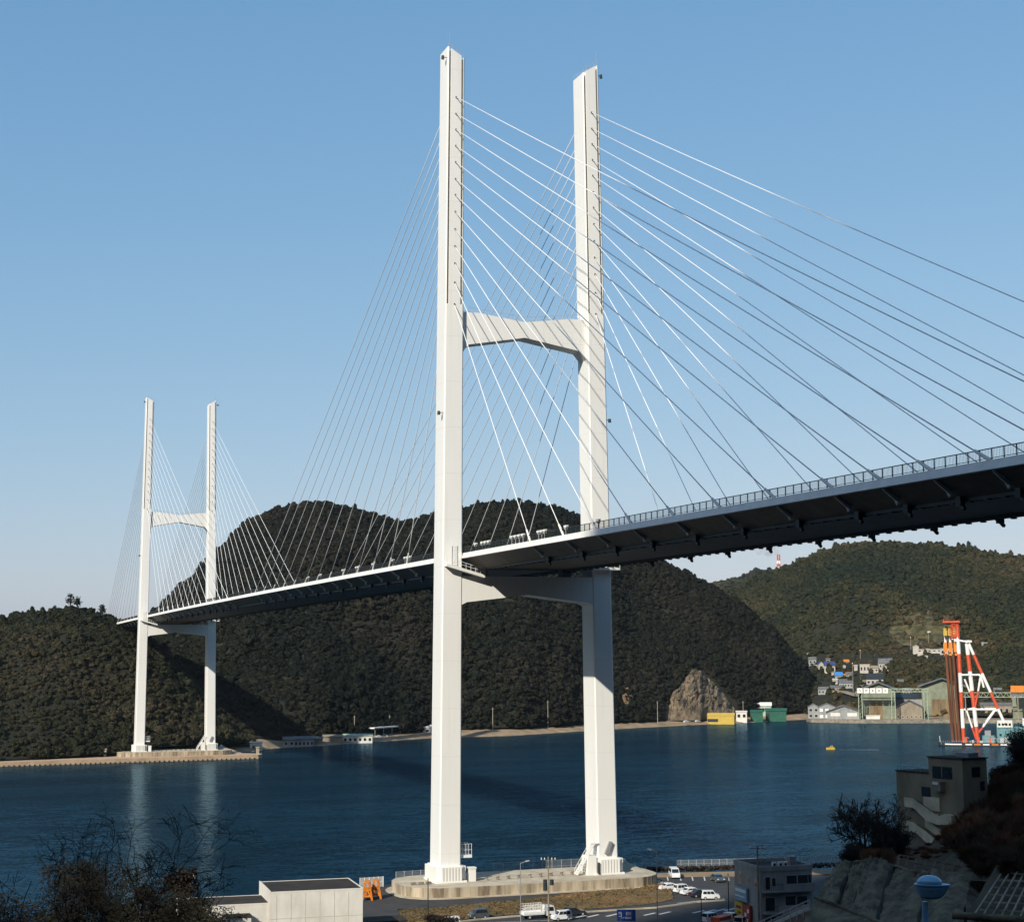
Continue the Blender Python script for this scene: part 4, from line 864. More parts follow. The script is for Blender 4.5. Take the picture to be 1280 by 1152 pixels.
# ------------------------------------------------------------------ far shore
shore = [(-420, 742), (-330, 745), (-60, 768), (0, 774), (160, 795), (318, 852), (330, 862), (345, 880), (400, 896), (440, 916), (500, 950), (540, 970), (600, 982), (640, 992), (700, 1030), (760, 1070), (840, 1120), (930, 1172), (980, 1215), (1012, 1240), (1060, 1260), (1200, 1262), (1700, 1200)]
mb = MB(); rows = []
for dd, z in ((-6, -1.2), (2, .5), (9, 1.6), (16, 2.3), (26, 3.2), (60, 5.0)):
    row = []
    for a, b in zip(shore, shore[1:]):
        n_ = max(1, int(abs(b[0]-a[0])/6))
        for k in range(n_):
            px = lerp(a[0], b[0], k/n_); d = lerp(a[1], b[1], k/n_)+dd; p = PX(px, 822, d+2.5*fbm(px*.08, dd*.1, 3)); row.append(Vector((p.x, p.y, z+(.5*fbm(px*.11, dd, 5) if 0 < dd < 30 else 0))))
    rows.append(row)
mb.grid(rows); struct(mb.build('beach', M['sand'], smooth=True))
# quay under the far tower
q0 = [(-260, 444), (-150, 449.5), (-79, 455), (-24, 460), (38, 464.5), (40, 473), (32, 480), (34, 540), (-260, 540)]
mb = MB(); mb.prism(q0, -2, 1.9); struct(mb.build('quay', M['quay']))
mb = MB()
for a, b in zip(q0[:4], q0[1:5]):
    a, b = Vector((*a, 0)), Vector((*b, 0)); n_ = int((b-a).length/2.2); d = (b-a).normalized(); nn = Vector((d.y, -d.x, 0))
    for k in range(n_): c = a+(b-a)*((k+.5)/n_)+nn*.2; mb.box((c.x, c.y, .3), (.5, .3, .5))
stuff(mb.build('quay_fender', M['black']))
for px, py, lab in ((131, 945.5, 'pale concrete bollard post on the far quay left of the white tower'), (322, 943, 'pale concrete post at the right tip of the far quay')):
    p = PZ(px, py, 1.9); t = thing('quay_post', lab, 'post', tuple(p)); mb = MB(); mb.prism([(p.x-.6, p.y-.6), (p.x+.6, p.y-.6), (p.x+.6, p.y+.6), (p.x-.6, p.y+.6)], 1.9, 5.2); mb.build('shaft', M['conc'], t)
    mb = MB(); mb.prism([(p.x-.8, p.y-.8), (p.x+.8, p.y-.8), (p.x+.8, p.y+.8), (p.x-.8, p.y+.8)], 5.2, 5.7); mb.build('cap', M['conc'], t)

def house(label, px, py, dist, wpx, hpx, dep, wall, roof=None, rh=0.0, cat='house', name='house', wins=0, wz=.5, group=None, yaw=0.0, axis='x', over=.35, door=None, base=None, rows=1, wm=None, wsz=None, cw=None):
    """px, py: middle of the foot of the front wall; wpx, hpx: wall size in photo pixels; axis: direction of the ridge"""
    p = base if base is not None else PX(px, py, dist); dist = math.hypot(p.x-CAM.x, p.y-CAM.y); k = dist/FPX
    W_, H_ = wpx*k, hpx*k; t = thing(name, label, cat, tuple(p), group)
    rx, aw = frame_at(p); c, s = math.cos(yaw), math.sin(yaw); rx, aw = rx*c+aw*s, aw*c-rx*s
    def bx(x0, x1, y0, y1, z0, z1, mb=None): mb = mb or MB(); return mb.box(p+rx*((x0+x1)/2)+aw*((y0+y1)/2)+Z3*((z0+z1)/2), (x1-x0, y1-y0, z1-z0), (rx, aw))
    R_ = M[roof] if isinstance(roof, str) else roof; Wl = M[wall] if isinstance(wall, str) else wall
    bx(-W_/2, W_/2, 0, dep, -3, H_).build('wall', Wl, t)
    if rh > 0:
        o_ = over*max(1, min(W_, dep)/8)
        if axis == 'x':
            mb = MB(); mb.extr([(-o_, H_-.15*o_), (dep/2, H_+rh), (dep+o_, H_-.15*o_), (dep+o_, H_+.25), (dep/2, H_+rh+.35), (-o_, H_+.25)], p-rx*(W_/2+o_), aw, (0, 0, 1), rx, W_+2*o_); mb.build('roof', R_, t)
            mb = MB()
            for s_ in (-1, 1): mb.extr([(0, H_), (dep, H_), (dep/2, H_+rh)], p+rx*(s_*(W_/2-.02)), aw, (0, 0, 1), rx, -s_*.3)
            mb.build('gable', Wl, t)
        else:
            mb = MB(); mb.extr([(-W_/2-o_, H_-.15*o_), (0, H_+rh), (W_/2+o_, H_-.15*o_), (W_/2+o_, H_+.25), (0, H_+rh+.35), (-W_/2-o_, H_+.25)], p-aw*o_, rx, (0, 0, 1), aw, dep+2*o_); mb.build('roof', R_, t)
            mb = MB()
            for y_ in (.01, dep-.31): mb.extr([(-W_/2, H_), (W_/2, H_), (0, H_+rh)], p+aw*y_, rx, (0, 0, 1), aw, .3)
            mb.build('gable', Wl, t)
    elif roof: bx(-W_/2-over, W_/2+over, -over, dep+over, H_+.01, H_+.35).build('roof', R_, t)
    for r_ in range(rows):
        for i in range(wins):
            u = (i+.5)/wins*W_-W_/2; ww, wh = wsz or (W_/wins*.52, H_/rows*.42); z0 = H_*(r_+wz)/rows
            f = bx(u-ww/2-.1, u+ww/2+.1, -.08, .02, z0-wh/2-.1, z0+wh/2+.1).build('window', M[cw] if cw else M['beam'], t); bx(u-ww/2, u+ww/2, -.1, -.05, z0-wh/2, z0+wh/2).build('pane', M[wm] if wm else M['glass'], f)
    if door: bx(door[0]*W_, door[1]*W_, -.09, .02, 0, door[2]*H_).build('door', M[door[3]], t)
    return t
# sheds and houses along the far shore, left to right
p = PX(12, 946, 795); t = thing('shrine_gate', 'small red shrine gate at the foot of the wooded hill, far left shore', 'gate', tuple(p)); rx, aw = frame_at(p)
for s in (-1, 1): mb = MB(); mb.tube(p+rx*s*2.2-Z3, p+rx*s*1.9+Z3*4.6, .3, .25, 7); mb.build('pillar', M['red'], t)
mb = MB(); mb.beam(p-rx*3.4+Z3*5.0, p+rx*3.4+Z3*5.0, .5, .55); mb.build('lintel', M['red'], t); mb = MB(); mb.beam(p-rx*2.6+Z3*3.7, p+rx*2.6+Z3*3.7, .35, .4); mb.build('tie_beam', M['red'], t)
house('small hut with a bright red roof at the far left shore', 29, 948, 790, 11, 5, 6, 'wwall', 'red', 2.6, axis='y', wins=1)
house('pale green shed right of the red roofed hut, far left shore', 44, 947, 788, 14, 5, 5, 'pgreen', 'green', 1.0, cat='shed', name='shed', wins=2)
house('small wooden hut left of the shrine gate at the far left edge', 1, 945, 798, 8, 8, 6, 'twall', 'greyr', 2.0, axis='x')
house('tall white tank-like hut right of the far tower', 307.5, 936, 872, 5, 15, 3.5, 'beam', 'greyr', 0, cat='hut', name='hut')
house('white flat-roofed shed at the waterside right of the far tower', 320, 936, 858, 15, 8, 7, 'wwall', 'beam', 0, cat='shed', name='shed', door=(-.3, .35, .55, 'concd'))
house('grey shed with a sloping roof, leftmost of the low waterside row', 361, 933, 888, 14, 8, 8, 'gwall', 'greyr', 1.4, cat='shed', name='shed', wins=2)
house('grey long shed with barred front in the low waterside row', 380, 933, 893, 24, 9, 10, 'gwall', 'greyr', 1.2, cat='shed', name='shed', wins=5, wz=.45)
house('small dark shed between the grey and the brown waterside sheds', 398, 932, 900, 10, 8, 7, 'concd', 'greyr', 1.0, cat='shed', name='shed')
house('brown windowless shed in the middle of the low waterside row', 416, 930, 910, 24, 9, 9, 'twall', 'twall', .8, cat='shed', name='shed')
house('white hut with a row of dark windows at the right of the low waterside row', 447, 928, 920, 36, 8, 8, 'wwall', 'pgreen', .9, cat='hut', name='hut', wins=6)
t = house('low white hall behind the near tower leg at the end of the pale canopy', 534, 917, 985, 22, 8, 9, 'wwall', 'beam', 1.0, cat='hall', name='hall', wins=3)
a = PX(468, 912, 945); b = PX(523, 910, 985); t = thing('canopy_roof', 'wide flat pale canopy roof on posts beside the waterside sheds', 'canopy', (a.x, a.y, 2.5)); d = Vector((b.x-a.x, b.y-a.y, 0)); n_ = Vector((-d.y, d.x, 0)).normalized()
zc = PX(480, 910, 950).z
mb = MB(); mb.prism([(a.x, a.y), (b.x, b.y), ((b+n_*12).x, (b+n_*12).y), ((a+n_*12).x, (a+n_*12).y)], zc, zc+.7); mb.build('roof', M['beam'], t)
for k in range(6):
    for u in (.5, 11.5): q = a+d*(.03+.94*k/5)+n_*u; mb = MB(); mb.tube((q.x, q.y, 1.5), (q.x, q.y, zc), .16, n=6); mb.build('post', M['galv'], t)
for k, (px, py) in enumerate(((474, 921.5), (481, 921), (488, 920.5), (497, 920), (504, 919.6), (511, 919))):
    c = place(car('wagon' if k % 2 else 'sedan', 'white', ('first', 'second', 'third', 'fourth', 'fifth', 'sixth')[k]+' white car from the left in the row beside the pale canopy', group='white cars by the far canopy'), px, py, .3, 2.4)
    c.location = PX(px, py, 948+k*7)
for px, py, h, lab in ((443, 916, 12, 'thin pale pole behind the white hut with dark windows'), (487, 908, 11, 'thin pale pole behind the left end of the pale canopy'), (527, 905, 8, 'thin pale pole behind the right end of the pale canopy'), (616, 912, 14, 'slim grey pole on the beach right of the near left tower leg'), (685, 908, 17, 'tall pale pole on the beach between the near tower legs'), (822, 899, 14, 'short white pole on the beach left of the rock'), (929, 890, 12, 'grey pole behind the white hut beside the yellow shed')):
    d0 = ip([(440, 938), (490, 970), (530, 990), (620, 1004), (690, 1042), (820, 1120), (930, 1192)], px)[0]
    p = PX(px, py, d0); p.z = 2.5; t = thing('utility_pole', lab, 'pole', tuple(p)); mb = MB(); mb.tube(p-Z3, p+Z3*h, .2, .13, 6); mb.build('pole', M['conc'], t); rx, _a = frame_at(p); mb = MB(); mb.beam(p+Z3*(h-1)-rx*.8, p+Z3*(h-1)+rx*.8, .15, .15); mb.build('crossarm', M['grey'], t)
# bare rock
rock = Hill([(816, 1122, 3, 897, 1144), (826, 1120, 3, 893, 1146), (834, 1120, 3, 880, 1150), (842, 1121, 3, 864, 1154), (850, 1123, 3, 858, 1158), (858, 1125, 3, 846, 1164), (866, 1127, 3, 836, 1168), (874, 1130, 3, 837, 1172), (885, 1143, 3, 847, 1184), (896, 1148, 3, 856, 1189), (906, 1154, 3, 868, 1194), (916, 1160, 3, 882, 1198), (926, 1168, 3, 898, 1202)], drop=0, amp=0, pw=.75, back=30, off=16)
mb = MB(); rows = []
for j in range(49):
    row = []
    for i in range(121):
        px = lerp(816, 926, i/120); u = j/36; p = rock.pt(px, min(u, 1.0) if u <= 1 else u); 
        k = min(1, u*3)*(1 if u < 1 else .5); q = p.copy(); _r, aw = frame_at(p)
        e = 4.0*fbm(px*.05, p.z*.07, 4)+3.2*abs(fbm(px*.13, p.z*.2, 8, 4))+1.2*round(2.5*fbm(px*.09+p.z*.05, p.z*.16-px*.04, 2, 2)); row.append(q+aw*e*k*-1+Z3*(1.6*fbm(px*.2, u*6, 2)*k))
    rows.append(row)
mb.grid(rows); struct(mb.build('rock_cliff', M['rock']))
mb = MB(); p0 = mid_hill.at(785, 886)
mb.grid([[mid_hill.pt(785+(lerp(-7, 7, i/8))*math.sin(math.pi*(j+.6)/7.2)+1.5*fbm(i*.6, j*.5, 3)-j*.6, lerp(.03, .11, j/6)) + Vector((-2.0, -2.6, 1.2+1.4*fbm(i*.5, j*.5, 1))) for i in range(9)] for j in range(7)]); struct(mb.build('bare_earth_scar', mat('bare_earth', (.34, .20, .10), .95, .3, .3, .4, c2=(.12, .08, .04))))
# yellow, white and green sheds
yh = house('bright yellow long shed with a dark opening beside the rock', 901, 902, 1147, 33, 7.5, 8, 'yellow', 'yellow', 1.5, cat='shed', name='shed', over=.2, yaw=-.12, door=(-.49, -.1, .5, 'dark'))
house('small white hut right of the yellow shed', 927, 899, 1172, 13, 9, 7, 'wwall', 'wwall', .6, cat='hut', name='hut', wins=2)
house('pale house with a light roof behind the green sheds', 954, 892, 1215, 20, 10, 9, 'pgreen', 'beam', 2.0, cat='house', wins=3, rows=1)
house('dark green corrugated shed, the right and larger of the two', 970, 897, 1195, 25, 8.5, 11, 'green', 'green', 1.5, cat='shed', name='shed', door=(-.48, -.3, .7, 'dark'))
house('green corrugated shed, the left and smaller of the two', 946, 897, 1182, 15, 7, 9, 'green', 'green', 1.2, cat='shed', name='shed')
for k, (px, py) in enumerate(((858, 902.5), (865, 902.3), (872, 902))):
    c = place(car('sedan', 'white' if k != 1 else 'grey', ('left white', 'dark middle', 'right white')[k]+' car parked on the strip in front of the rock', group='cars in front of the rock'), px, py, .4, 2.2); c.location = PX(px, py, 1127+k*3)

# ------------------------------------------------------------------ shipyard on the right
yq = [(1006, 1192), (1012, 1180), (1060, 1166), (1110, 1168), (1180, 1175), (1290, 1178), (1420, 1170), (1700, 1130)]
pf = [PX(a, 822, b) for a, b in yq]; pk = [PX(a, 822, b+110) for a, b in yq]
mb = MB(); mb.prism([(p.x, p.y) for p in pf]+[(p.x, p.y) for p in reversed(pk)], -2, 2.4); struct(mb.build('shipyard_quay', M['concd']))
def yard(px): return ip(yq, px)[0]
house('grey wooden waterside house with a gable, leftmost in the shipyard', 1017, 898, 1192, 13, 14, 9, 'gwall', 'greyr', 2.2, axis='y', wins=2, rows=2)
house('wide grey waterside house with white shutters next to the leftmost one', 1034, 899, 1190, 20, 15, 11, 'gwall', 'greyr', 2.4, axis='y', wins=3, rows=2, wm='beam')
h_ = house('low boathouse with a wide gable and two bright window bands', 1055, 901, 1178, 40, 11, 22, 'gwall', 'greyr', 4.2, axis='y', cat='boathouse', name='boathouse', wins=2, wz=.72, wsz=(6.3, 2.0), wm='wwall')
hangar_g = mat('hangar_green', (.23, .25, .17), .8, .15, .3); door_b = mat('hangar_door', (.24, .17, .09), .8, .25, .4, stretch=(1, 1, .15))
M['hangar_g'] = hangar_g; M['door_b'] = door_b
house('tall green shipyard hangar with a brown door behind the white lanterns', 1099, 899, 1186, 40, 35, 45, 'hangar_g', 'greyr', 5.0, axis='y', cat='hangar', name='hangar', door=(-.26, .12, .62, 'door_b'), over=.8)
house('small gabled grey boathouse between the two hangars', 1137, 900, 1184, 31, 15, 25, 'twall', 'greyr', 4.6, axis='y', cat='boathouse', name='boathouse', wins=6, wz=.28, wsz=(1.2, 1.1))
house('second green hangar with a pale door behind the crane ship', 1179, 897, 1205, 48, 37, 45, 'hangar_g', 'greyr', 5.5, axis='y', cat='hangar', name='hangar', door=(-.28, .3, .6, 'door_b'), over=.8)
house('low pale wall under the tall green hangar door', 1091, 899.5, 1180, 17, 5, 2, 'wwall', 'wwall', 0, cat='wall', name='low_wall')
house('dark green lean-to with striped skylights beside the tall hangar', 1138, 887, 1225, 36, 14, 20, 'gwall', 'dark', 3, cat='hangar', name='hangar')
# gantry with the row of white lantern boards
p = PX(1109, 902, 1174); p.z = 2.4; rx, aw = frame_at(p); t = thing('gantry_crane', 'pale green lattice gantry crane carrying a row of white square boards', 'gantry crane', tuple(p)); k = 1174/FPX
for x, hpx in ((1078, 33), (1117, 33), (1155, 33)):
    mb = MB(); x0 = (x-1109)*k; H_ = hpx*k
    for s in (-1.3, 1.3):
        for u in (0, 3): mb.tube(p+rx*(x0+s)+aw*u, p+rx*(x0+s*.8)+aw*u+Z3*H_, .3, n=5)
        for j in range(7): mb.beam(p+rx*(x0-1.3)+Z3*(H_*j/7), p+rx*(x0+1.3)+Z3*(H_*(j+1)/7), .22, .22)
    mb.build('leg', M['pgreen'], t)
mb = MB(); xa, xb = (1074-1109)*k, (1159-1109)*k; H_ = 33*k
for zz in (0, 2.0):
    for u in (0, 2.4): mb.beam(p+rx*xa+aw*u+Z3*(H_+zz), p+rx*xb+aw*u+Z3*(H_+zz), .4, .4)
n_ = 26
for j in range(n_): q0_, q1_ = lerp(xa, xb, j/n_), lerp(xa, xb, (j+1)/n_); mb.beam(p+rx*q0_+Z3*(H_+(0 if j % 2 else 2)), p+rx*q1_+Z3*(H_+(2 if j % 2 else 0)), .25, .25)
mb.build('girder', M['pgreen'], t)
for j, x in enumerate((1078, 1085.5, 1093, 1100.5, 1108)):
    q = p+rx*((x-1109)*k)-aw*.9+Z3*(H_+.8); mb = MB(); mb.box(q, (3.6, .5, 3.4), (rx, aw)); bd = mb.build('board', M['beam'], t)
    mb = MB()
    for dx, dz, w_, h__ in (((-.5, .4, 1.0, .3), (0, 0, .3, 1.4), (.3, -.5, .9, .3)), ((0, .5, 1.5, .3), (-.4, -.1, .3, 1.3), (.4, -.1, .3, 1.3)), ((0, .3, 1.4, .3), (0, -.3, 1.4, .3), (0, 0, .3, 1.5)), ((-.5, 0, .3, 1.4), (.5, 0, .3, 1.4), (0, 0, 1, .3)), ((0, .6, .3, .6), (0, 0, 1.5, .3), (-.2, -.5, .3, .7)))[j]: mb.box(q-aw*.27+rx*dx+Z3*dz, (w_, .06, h__), (rx, aw))
    mb.build('lettering', M['brown'], bd)
p = PX(1269, 900, 1185); p.z = 2.4; rx, aw = frame_at(p); t = thing('gantry_crane', 'pale grey lattice gantry with an orange house at the right edge of the shipyard', 'gantry crane', tuple(p)); k = 1185/FPX
for x in (-56, 4): mb = MB(); mb.tube(p+rx*x*k, p+rx*x*k+Z3*17, .5, .4, 6); mb.tube(p+rx*x*k+aw*3, p+rx*x*k+aw*3+Z3*17, .5, .4, 6); mb.build('leg', M['twall'], t)
mb = MB()
for zz in (15, 18): mb.beam(p-rx*58*k+Z3*zz, p+rx*14*k+Z3*zz, .4, .4)
for j in range(22): mb.beam(p+rx*(lerp(-58, 14, j/22)*k)+Z3*(15+3*(j % 2)), p+rx*(lerp(-58, 14, (j+1)/22)*k)+Z3*(18-3*(j % 2)), .22, .22)
mb.build('girder', M['pgreen'], t); mb = MB(); mb.box(p+rx*4*k+Z3*20.5, (9, 5, 4.4), (rx, aw)); mb.build('machine_house', M['orange'], t)
house('low cluttered shipyard store behind the crane ship', 1248, 896, 1215, 40, 14, 12, 'twall', 'greyr', 1.5, cat='store', name='store', wins=6)
house('green waterside shed at the right edge of the shipyard', 1283, 898, 1200, 30, 26, 15, 'hangar_g', 'greyr', 2, cat='shed', name='shed')
p = PX(1038, 880, 1240); t = thing('ramp_road', 'pale ramp rising between the houses left of the tall hangar', 'ramp', tuple(p))
for (a, b) in (((1037, 867), (1050, 867)), ((1050, 867), (1064, 872)), ((1064, 872), (1077, 851))):
    A = right_hill.at(*a)+Z3*2.2; B = right_hill.at(*b)+Z3*2.2; mb = MB(); mb.beam(A, B, 3.0, 1.6); mb.build('ramp_slab', M['concd'], t)
# village on the slope
V = [('white house with a round window and blue tiled roof in the village', 1022.5, 837, 7, 6, 'vwall', 'bluer', 2.6, 'y', 1), ('white house with a wide blue tiled roof right beside the one with the round window', 1033, 839, 13, 7, 'vwall', 'bluer', 3.4, 'x', 2),
    ('small house under a bright blue sheet in the village', 1044, 848, 9, 4, 'gwall', 'bluet', 2.6, 'x', 0), ('small white house below the blue sheet, left one', 1039, 854, 6, 4, 'vwall', 'vwall', 1.0, 'x', 1), ('long low white house below the blue sheet, right one', 1049, 854, 10, 3, 'vwall', 'greyr', 1.2, 'x', 3),
    ('white two-winged apartment house high in the village', 1076, 840, 12, 10, 'vwall', 'vwall', 0, 'x', 3), ('house with a pale grey hipped roof at the right of the village', 1101, 836, 14, 6, 'vwall', 'greyr', 3.8, 'x', 4), ('pinkish house below the pale grey roof', 1088, 842, 9, 5, 'vwall', 'twall', 1.8, 'x', 2),
    ('pinkish small house at the right end of the village', 1101, 841, 8, 5, 'vwall', 'twall', 1.6, 'y', 2), ('large dark-roofed house with pink walls above the tall hangar', 1088, 856, 20, 7, 'vwall', 'dark', 4.2, 'x', 4), ('tiny house with an orange roof above the village', 1054, 827, 6, 1.5, 'twall', 'orange', 1.4, 'x', 0),
    ('small white hut in the middle of the village', 1065, 838, 4, 4, 'vwall', 'vwall', .8, 'x', 0), ('small white hut at the left end of the village top', 1007, 822, 3, 4, 'vwall', 'vwall', .8, 'y', 0), ('grey house at the left end of the village', 1012, 830, 9, 6, 'gwall', 'greyr', 1.8, 'x', 2),
    ('tiny white hut left of the blue roofed houses', 1016, 835, 3, 3, 'vwall', 'vwall', .6, 'x', 0), ('small cream hut below the wide blue roof', 1037, 843, 4, 2.5, 'vwall', 'twall', .8, 'x', 0), ('pale hut left of the orange tiled path in the village', 1051, 838, 3, 3.5, 'vwall', 'vwall', .7, 'y', 0), ('tiny orange-walled hut in the village centre', 1050, 846, 4, 2, 'twall', 'orange', .6, 'x', 0),
    ('low grey shed at the foot of the village', 1040, 864, 16, 4, 'concd', 'greyr', 1.2, 'x', 4), ('dim grey row house above the foot of the village', 1052, 861, 16, 6, 'gwall', 'greyr', 1.6, 'x', 5),
    ('round-fronted white pavilion at the left end of the hilltop row', 1140, 815, 7, 7, 'vwall', 'vwall', 1.2, 'y', 0), ('long low white terrace building in the hilltop row', 1160, 815, 34, 3.5, 'vwall', 'vwall', 0, 'x', 6), ('white block at the right end of the hilltop row behind the crane', 1178, 817, 15, 8, 'vwall', 'vwall', 0, 'x', 2),
    ('tiny white hut high on the terraced fields', 1157, 791, 4, 4, 'vwall', 'vwall', .8, 'y', 0), ('small white tank below the hilltop row', 1155, 815, 4, 4, 'vwall', 'vwall', 0, 'x', 0), ('small white hut on the dark slope under the hilltop row', 1153, 823, 3, 2.5, 'vwall', 'vwall', .5, 'x', 0), ('pale hut on the terraces behind the crane tip', 1184, 802, 10, 3, 'twall', 'beam', .6, 'x', 0),
    ('small white tank right of the tall hangar roof', 1139, 864, 3.5, 4, 'vwall', 'vwall', 0, 'x', 0), ('grey-roofed house low on the slope behind the small gabled boathouse', 1128, 868, 10, 5, 'twall', 'greyr', 2, 'x', 3), ('small brown house on the dark slope above the small boathouse', 1120, 856, 7, 4, 'twall', 'greyr', 1.6, 'x', 2), ('dim grey house at the foot of the village beside the ramp', 1024, 868, 12, 6, 'gwall', 'greyr', 1.8, 'x', 3),
    ('pale house with a dark roof below the two-winged apartment house', 1075, 851, 9, 4, 'vwall', 'greyr', 1.8, 'x', 2), ('little brown hut above the blue roofed houses', 1031, 829, 5, 3, 'twall', 'greyr', 1, 'x', 1), ('grey roofed house between the apartment house and the pale grey roof', 1093, 848, 8, 4, 'gwall', 'greyr', 1.7, 'x', 2), ('low tan house left of the slim pole in the village', 1056, 845, 7, 3.5, 'twall', 'greyr', 1.4, 'x', 2), ('small house with a dark roof at the top right of the village', 1110, 829, 7, 4, 'twall', 'greyr', 1.5, 'x', 2), ('tan house low on the slope right of the crane legs', 1262, 874, 12, 6, 'twall', 'greyr', 2, 'x', 3), ('pale house behind the orange machine house', 1240, 868, 9, 5, 'vwall', 'greyr', 1.6, 'x', 2),
    ('pale hut on the slope right of the crane top', 1226, 807, 6, 3, 'vwall', 'vwall', .5, 'x', 0), ('tiny pale hut right of the hilltop row', 1218, 805, 5, 2, 'vwall', 'vwall', .5, 'x', 0)]
for lab, px, py, wp, hp, wl_, rf, rh, ax, wi in V:
    q = right_hill.at(px, py); house(lab, px, py, 0, wp, hp, max(5, wp*.5), wl_, rf, rh, axis=ax, wins=wi, base=q+Z3*.3, yaw=random.uniform(-.25, .25))
for px, y0, y1, lab in ((1061, 868, 829, 'tall slim pole in the middle of the village'), (1071, 822, 812, 'short pale pole above the village'), (1134, 812, 797, 'slim mast left of the hilltop pavilion'), (1156.5, 806, 789, 'thin flagpole on the terraced fields')):
    q = right_hill.at(px, y0); h = (y0-y1)*(q-CAM).dot(FW)/FPX; t = thing('utility_pole', lab, 'pole', tuple(q)); mb = MB(); mb.tube(q-Z3, q+Z3*h, .35, .22, 6); mb.build('pole', M['concd'], t); mb = MB(); mb.tube(q+Z3*(h-.4), q+Z3*(h+.4), .3, n=6); mb.build('finial', M['beam'], t)
# terraced fields
mb = MB(); rows = []
for j in range(27):
    row = []
    for i in range(25):
        y = lerp(808, 768, j/26); half = 44*math.sqrt(max(.05, 1-((y-790)/24)**2)); x = 1152+lerp(-half, half, i/24); q = right_hill.at(x, y); row.append(q+Vector((0, 0, .8+(1.6 if (j//2) % 2 else 0)+.8*fbm(x*.15, y*.2, 1))))
    rows.append(row)
mb.grid(rows); struct(mb.build('terraced_field', mat('terrace_grass', (.115, .095, .042), .95, .3, .12, .5, c2=(.025, .03, .013))))
# distant chimney and its smoke
p = PX(973.5, 712, 2700); t = thing('chimney', 'far red and white chimney on the ridge with a puff of smoke', 'chimney', tuple(p)); k = 2700/FPX
for s_ in (-1, 1):
    mb = MB()
    for j in range(5): z0, z1 = p.z+j*4*k*.95, p.z+(j+1)*4*k*.95; mb.m = 0 if j in (1, 3, 4) else 1; x = 2.0*s_; mb.tube((p.x+x, p.y, z0-(20 if j == 0 else 0)), (p.x+x*.8, p.y, z1), 1.6-.1*j, 1.5-.1*j, 8, cap=True)
    mb.build('flue', [M['red'], M['beam']], t)
sm, n, l, b = new_mat('smoke'); n.remove(b); vp = n.new('ShaderNodeVolumePrincipled'); vp.inputs['Color'].default_value = (1, .99, .98, 1); vp.inputs['Density'].default_value = .05; l.new(vp.outputs[0], n['Material Output'].inputs['Volume'])
mb = MB(); rr = random.Random(2); top = PX(973.5, 688, 2700)
for c, r_ in ((-1, 4), (-5, 6), (-11, 8), (-18, 9), (-26, 8), (-34, 6), (-42, 4)):
    C_ = top+RT0*c*.95+Z3*(1+3*math.sin(c*.4)-abs(c)*.03); mb.loft([[C_+Vector((math.sin(th)*math.cos(a)*r_*1.15, math.sin(th)*math.sin(a)*r_, -math.cos(th)*r_*.85)) for a in [6.283*i/9 for i in range(9)]] for th in [math.pi*(j+.4)/6 for j in range(6)]])
stuff(mb.build('smoke', sm, fixn=False))
# ------------------------------------------------------------------ yellow boat
p = PZ(1039, 936, .2); rx, aw = frame_at(p); t = thing('motor_boat', 'small yellow motor boat with a short wake out on the open water', 'boat', tuple(p))
mb = MB(); mb.loft([[p+(rx*x+aw*y*s+Z3*z)*.72 for y, z in ((-1.3, 1.15), (-.9, -.3), (.9, -.3), (1.3, 1.15))] for x, s in ((2.6, .95), (0, 1), (-2.0, .8), (-3.4, .12))]); mb.build('hull', M['yellow'], t)
mb = MB(); mb.extr([(-.9, .8), (1.1, .8), (.9, 1.75), (-.3, 1.75)], p-aw*.6, rx, (0, 0, 1), aw, 1.2); cb_ = mb.build('cabin', M['yellow'], t); mb = MB(); mb.extr([(-.5, 1.1), (.8, 1.1), (.75, 1.5), (-.2, 1.5)], p-aw*.63, rx, (0, 0, 1), aw, .03); mb.build('window', M['glass'], cb_)
mb = MB(); rows = []
FOAM = mat('foam', (.55, .60, .62), .6, .5, .5, c2=(.10, .17, .22), lo=.45, hi=.6)
mb.grid([[p+rx*x+aw*(y*(.5+.05*x)+.3*fbm(x, y, 1))+Z3*(-.17+.03*fbm(x*.5, y*2, 3)) for y in (-.6, 0, .6)] for x in [4+k*1.2 for k in range(17)]]); mb.build('wake', FOAM, t, smooth=True)

# ------------------------------------------------------------------ floating crane
k = 884/FPX; P0 = PX(1200, 929, 884); P0.z = 0; rx, aw = frame_at(P0)
fc = thing('floating_crane', 'large floating crane with a red and white lattice A-frame on a low barge', 'crane ship', tuple(P0))
def L3(px, py, y=0): return P0+rx*((px-1200)*k)+aw*y+Z3*((929-py)*k)
RW = [M['red'], M['beam']]
def bands(z):
    for lo_, m_ in ((907, 0), (885, 1), (865, 0), (842, 1), (822, 0), (803, 1)):
        pass
    py = 929-z/k
    return 0 if py > 907 else 1 if py > 884 else 0 if py > 865 else 1 if py > 842 else 0 if py > 821 else 1 if py > 801 else 0
def banded(a, b, r, parent, name='leg', lattice=False):
    mb = MB(); n_ = max(2, int(abs(b.z-a.z)/1.2))
    for j in range(n_):
        q0_, q1_ = a.lerp(b, j/n_), a.lerp(b, (j+1)/n_); mb.m = bands((q0_.z+q1_.z)/2); mb.tube(q0_, q1_, r, n=7, cap=True)
    return mb.build(name, RW, parent)
mb = MB(); mb.loft([[L3(px, 931, y)+Z3*z for y, z in ((w0, -.4), (w0-.0, h_), (w1, h_), (w1, -.4))] for px, w0, w1, h_ in ((1175, 8, 12, 2.6), (1180, 2, 18, 2.4), (1190, -1, 21, 2.2), (1320, -1, 21, 2.2))]); hull = mb.build('barge', M['dark'], fc)
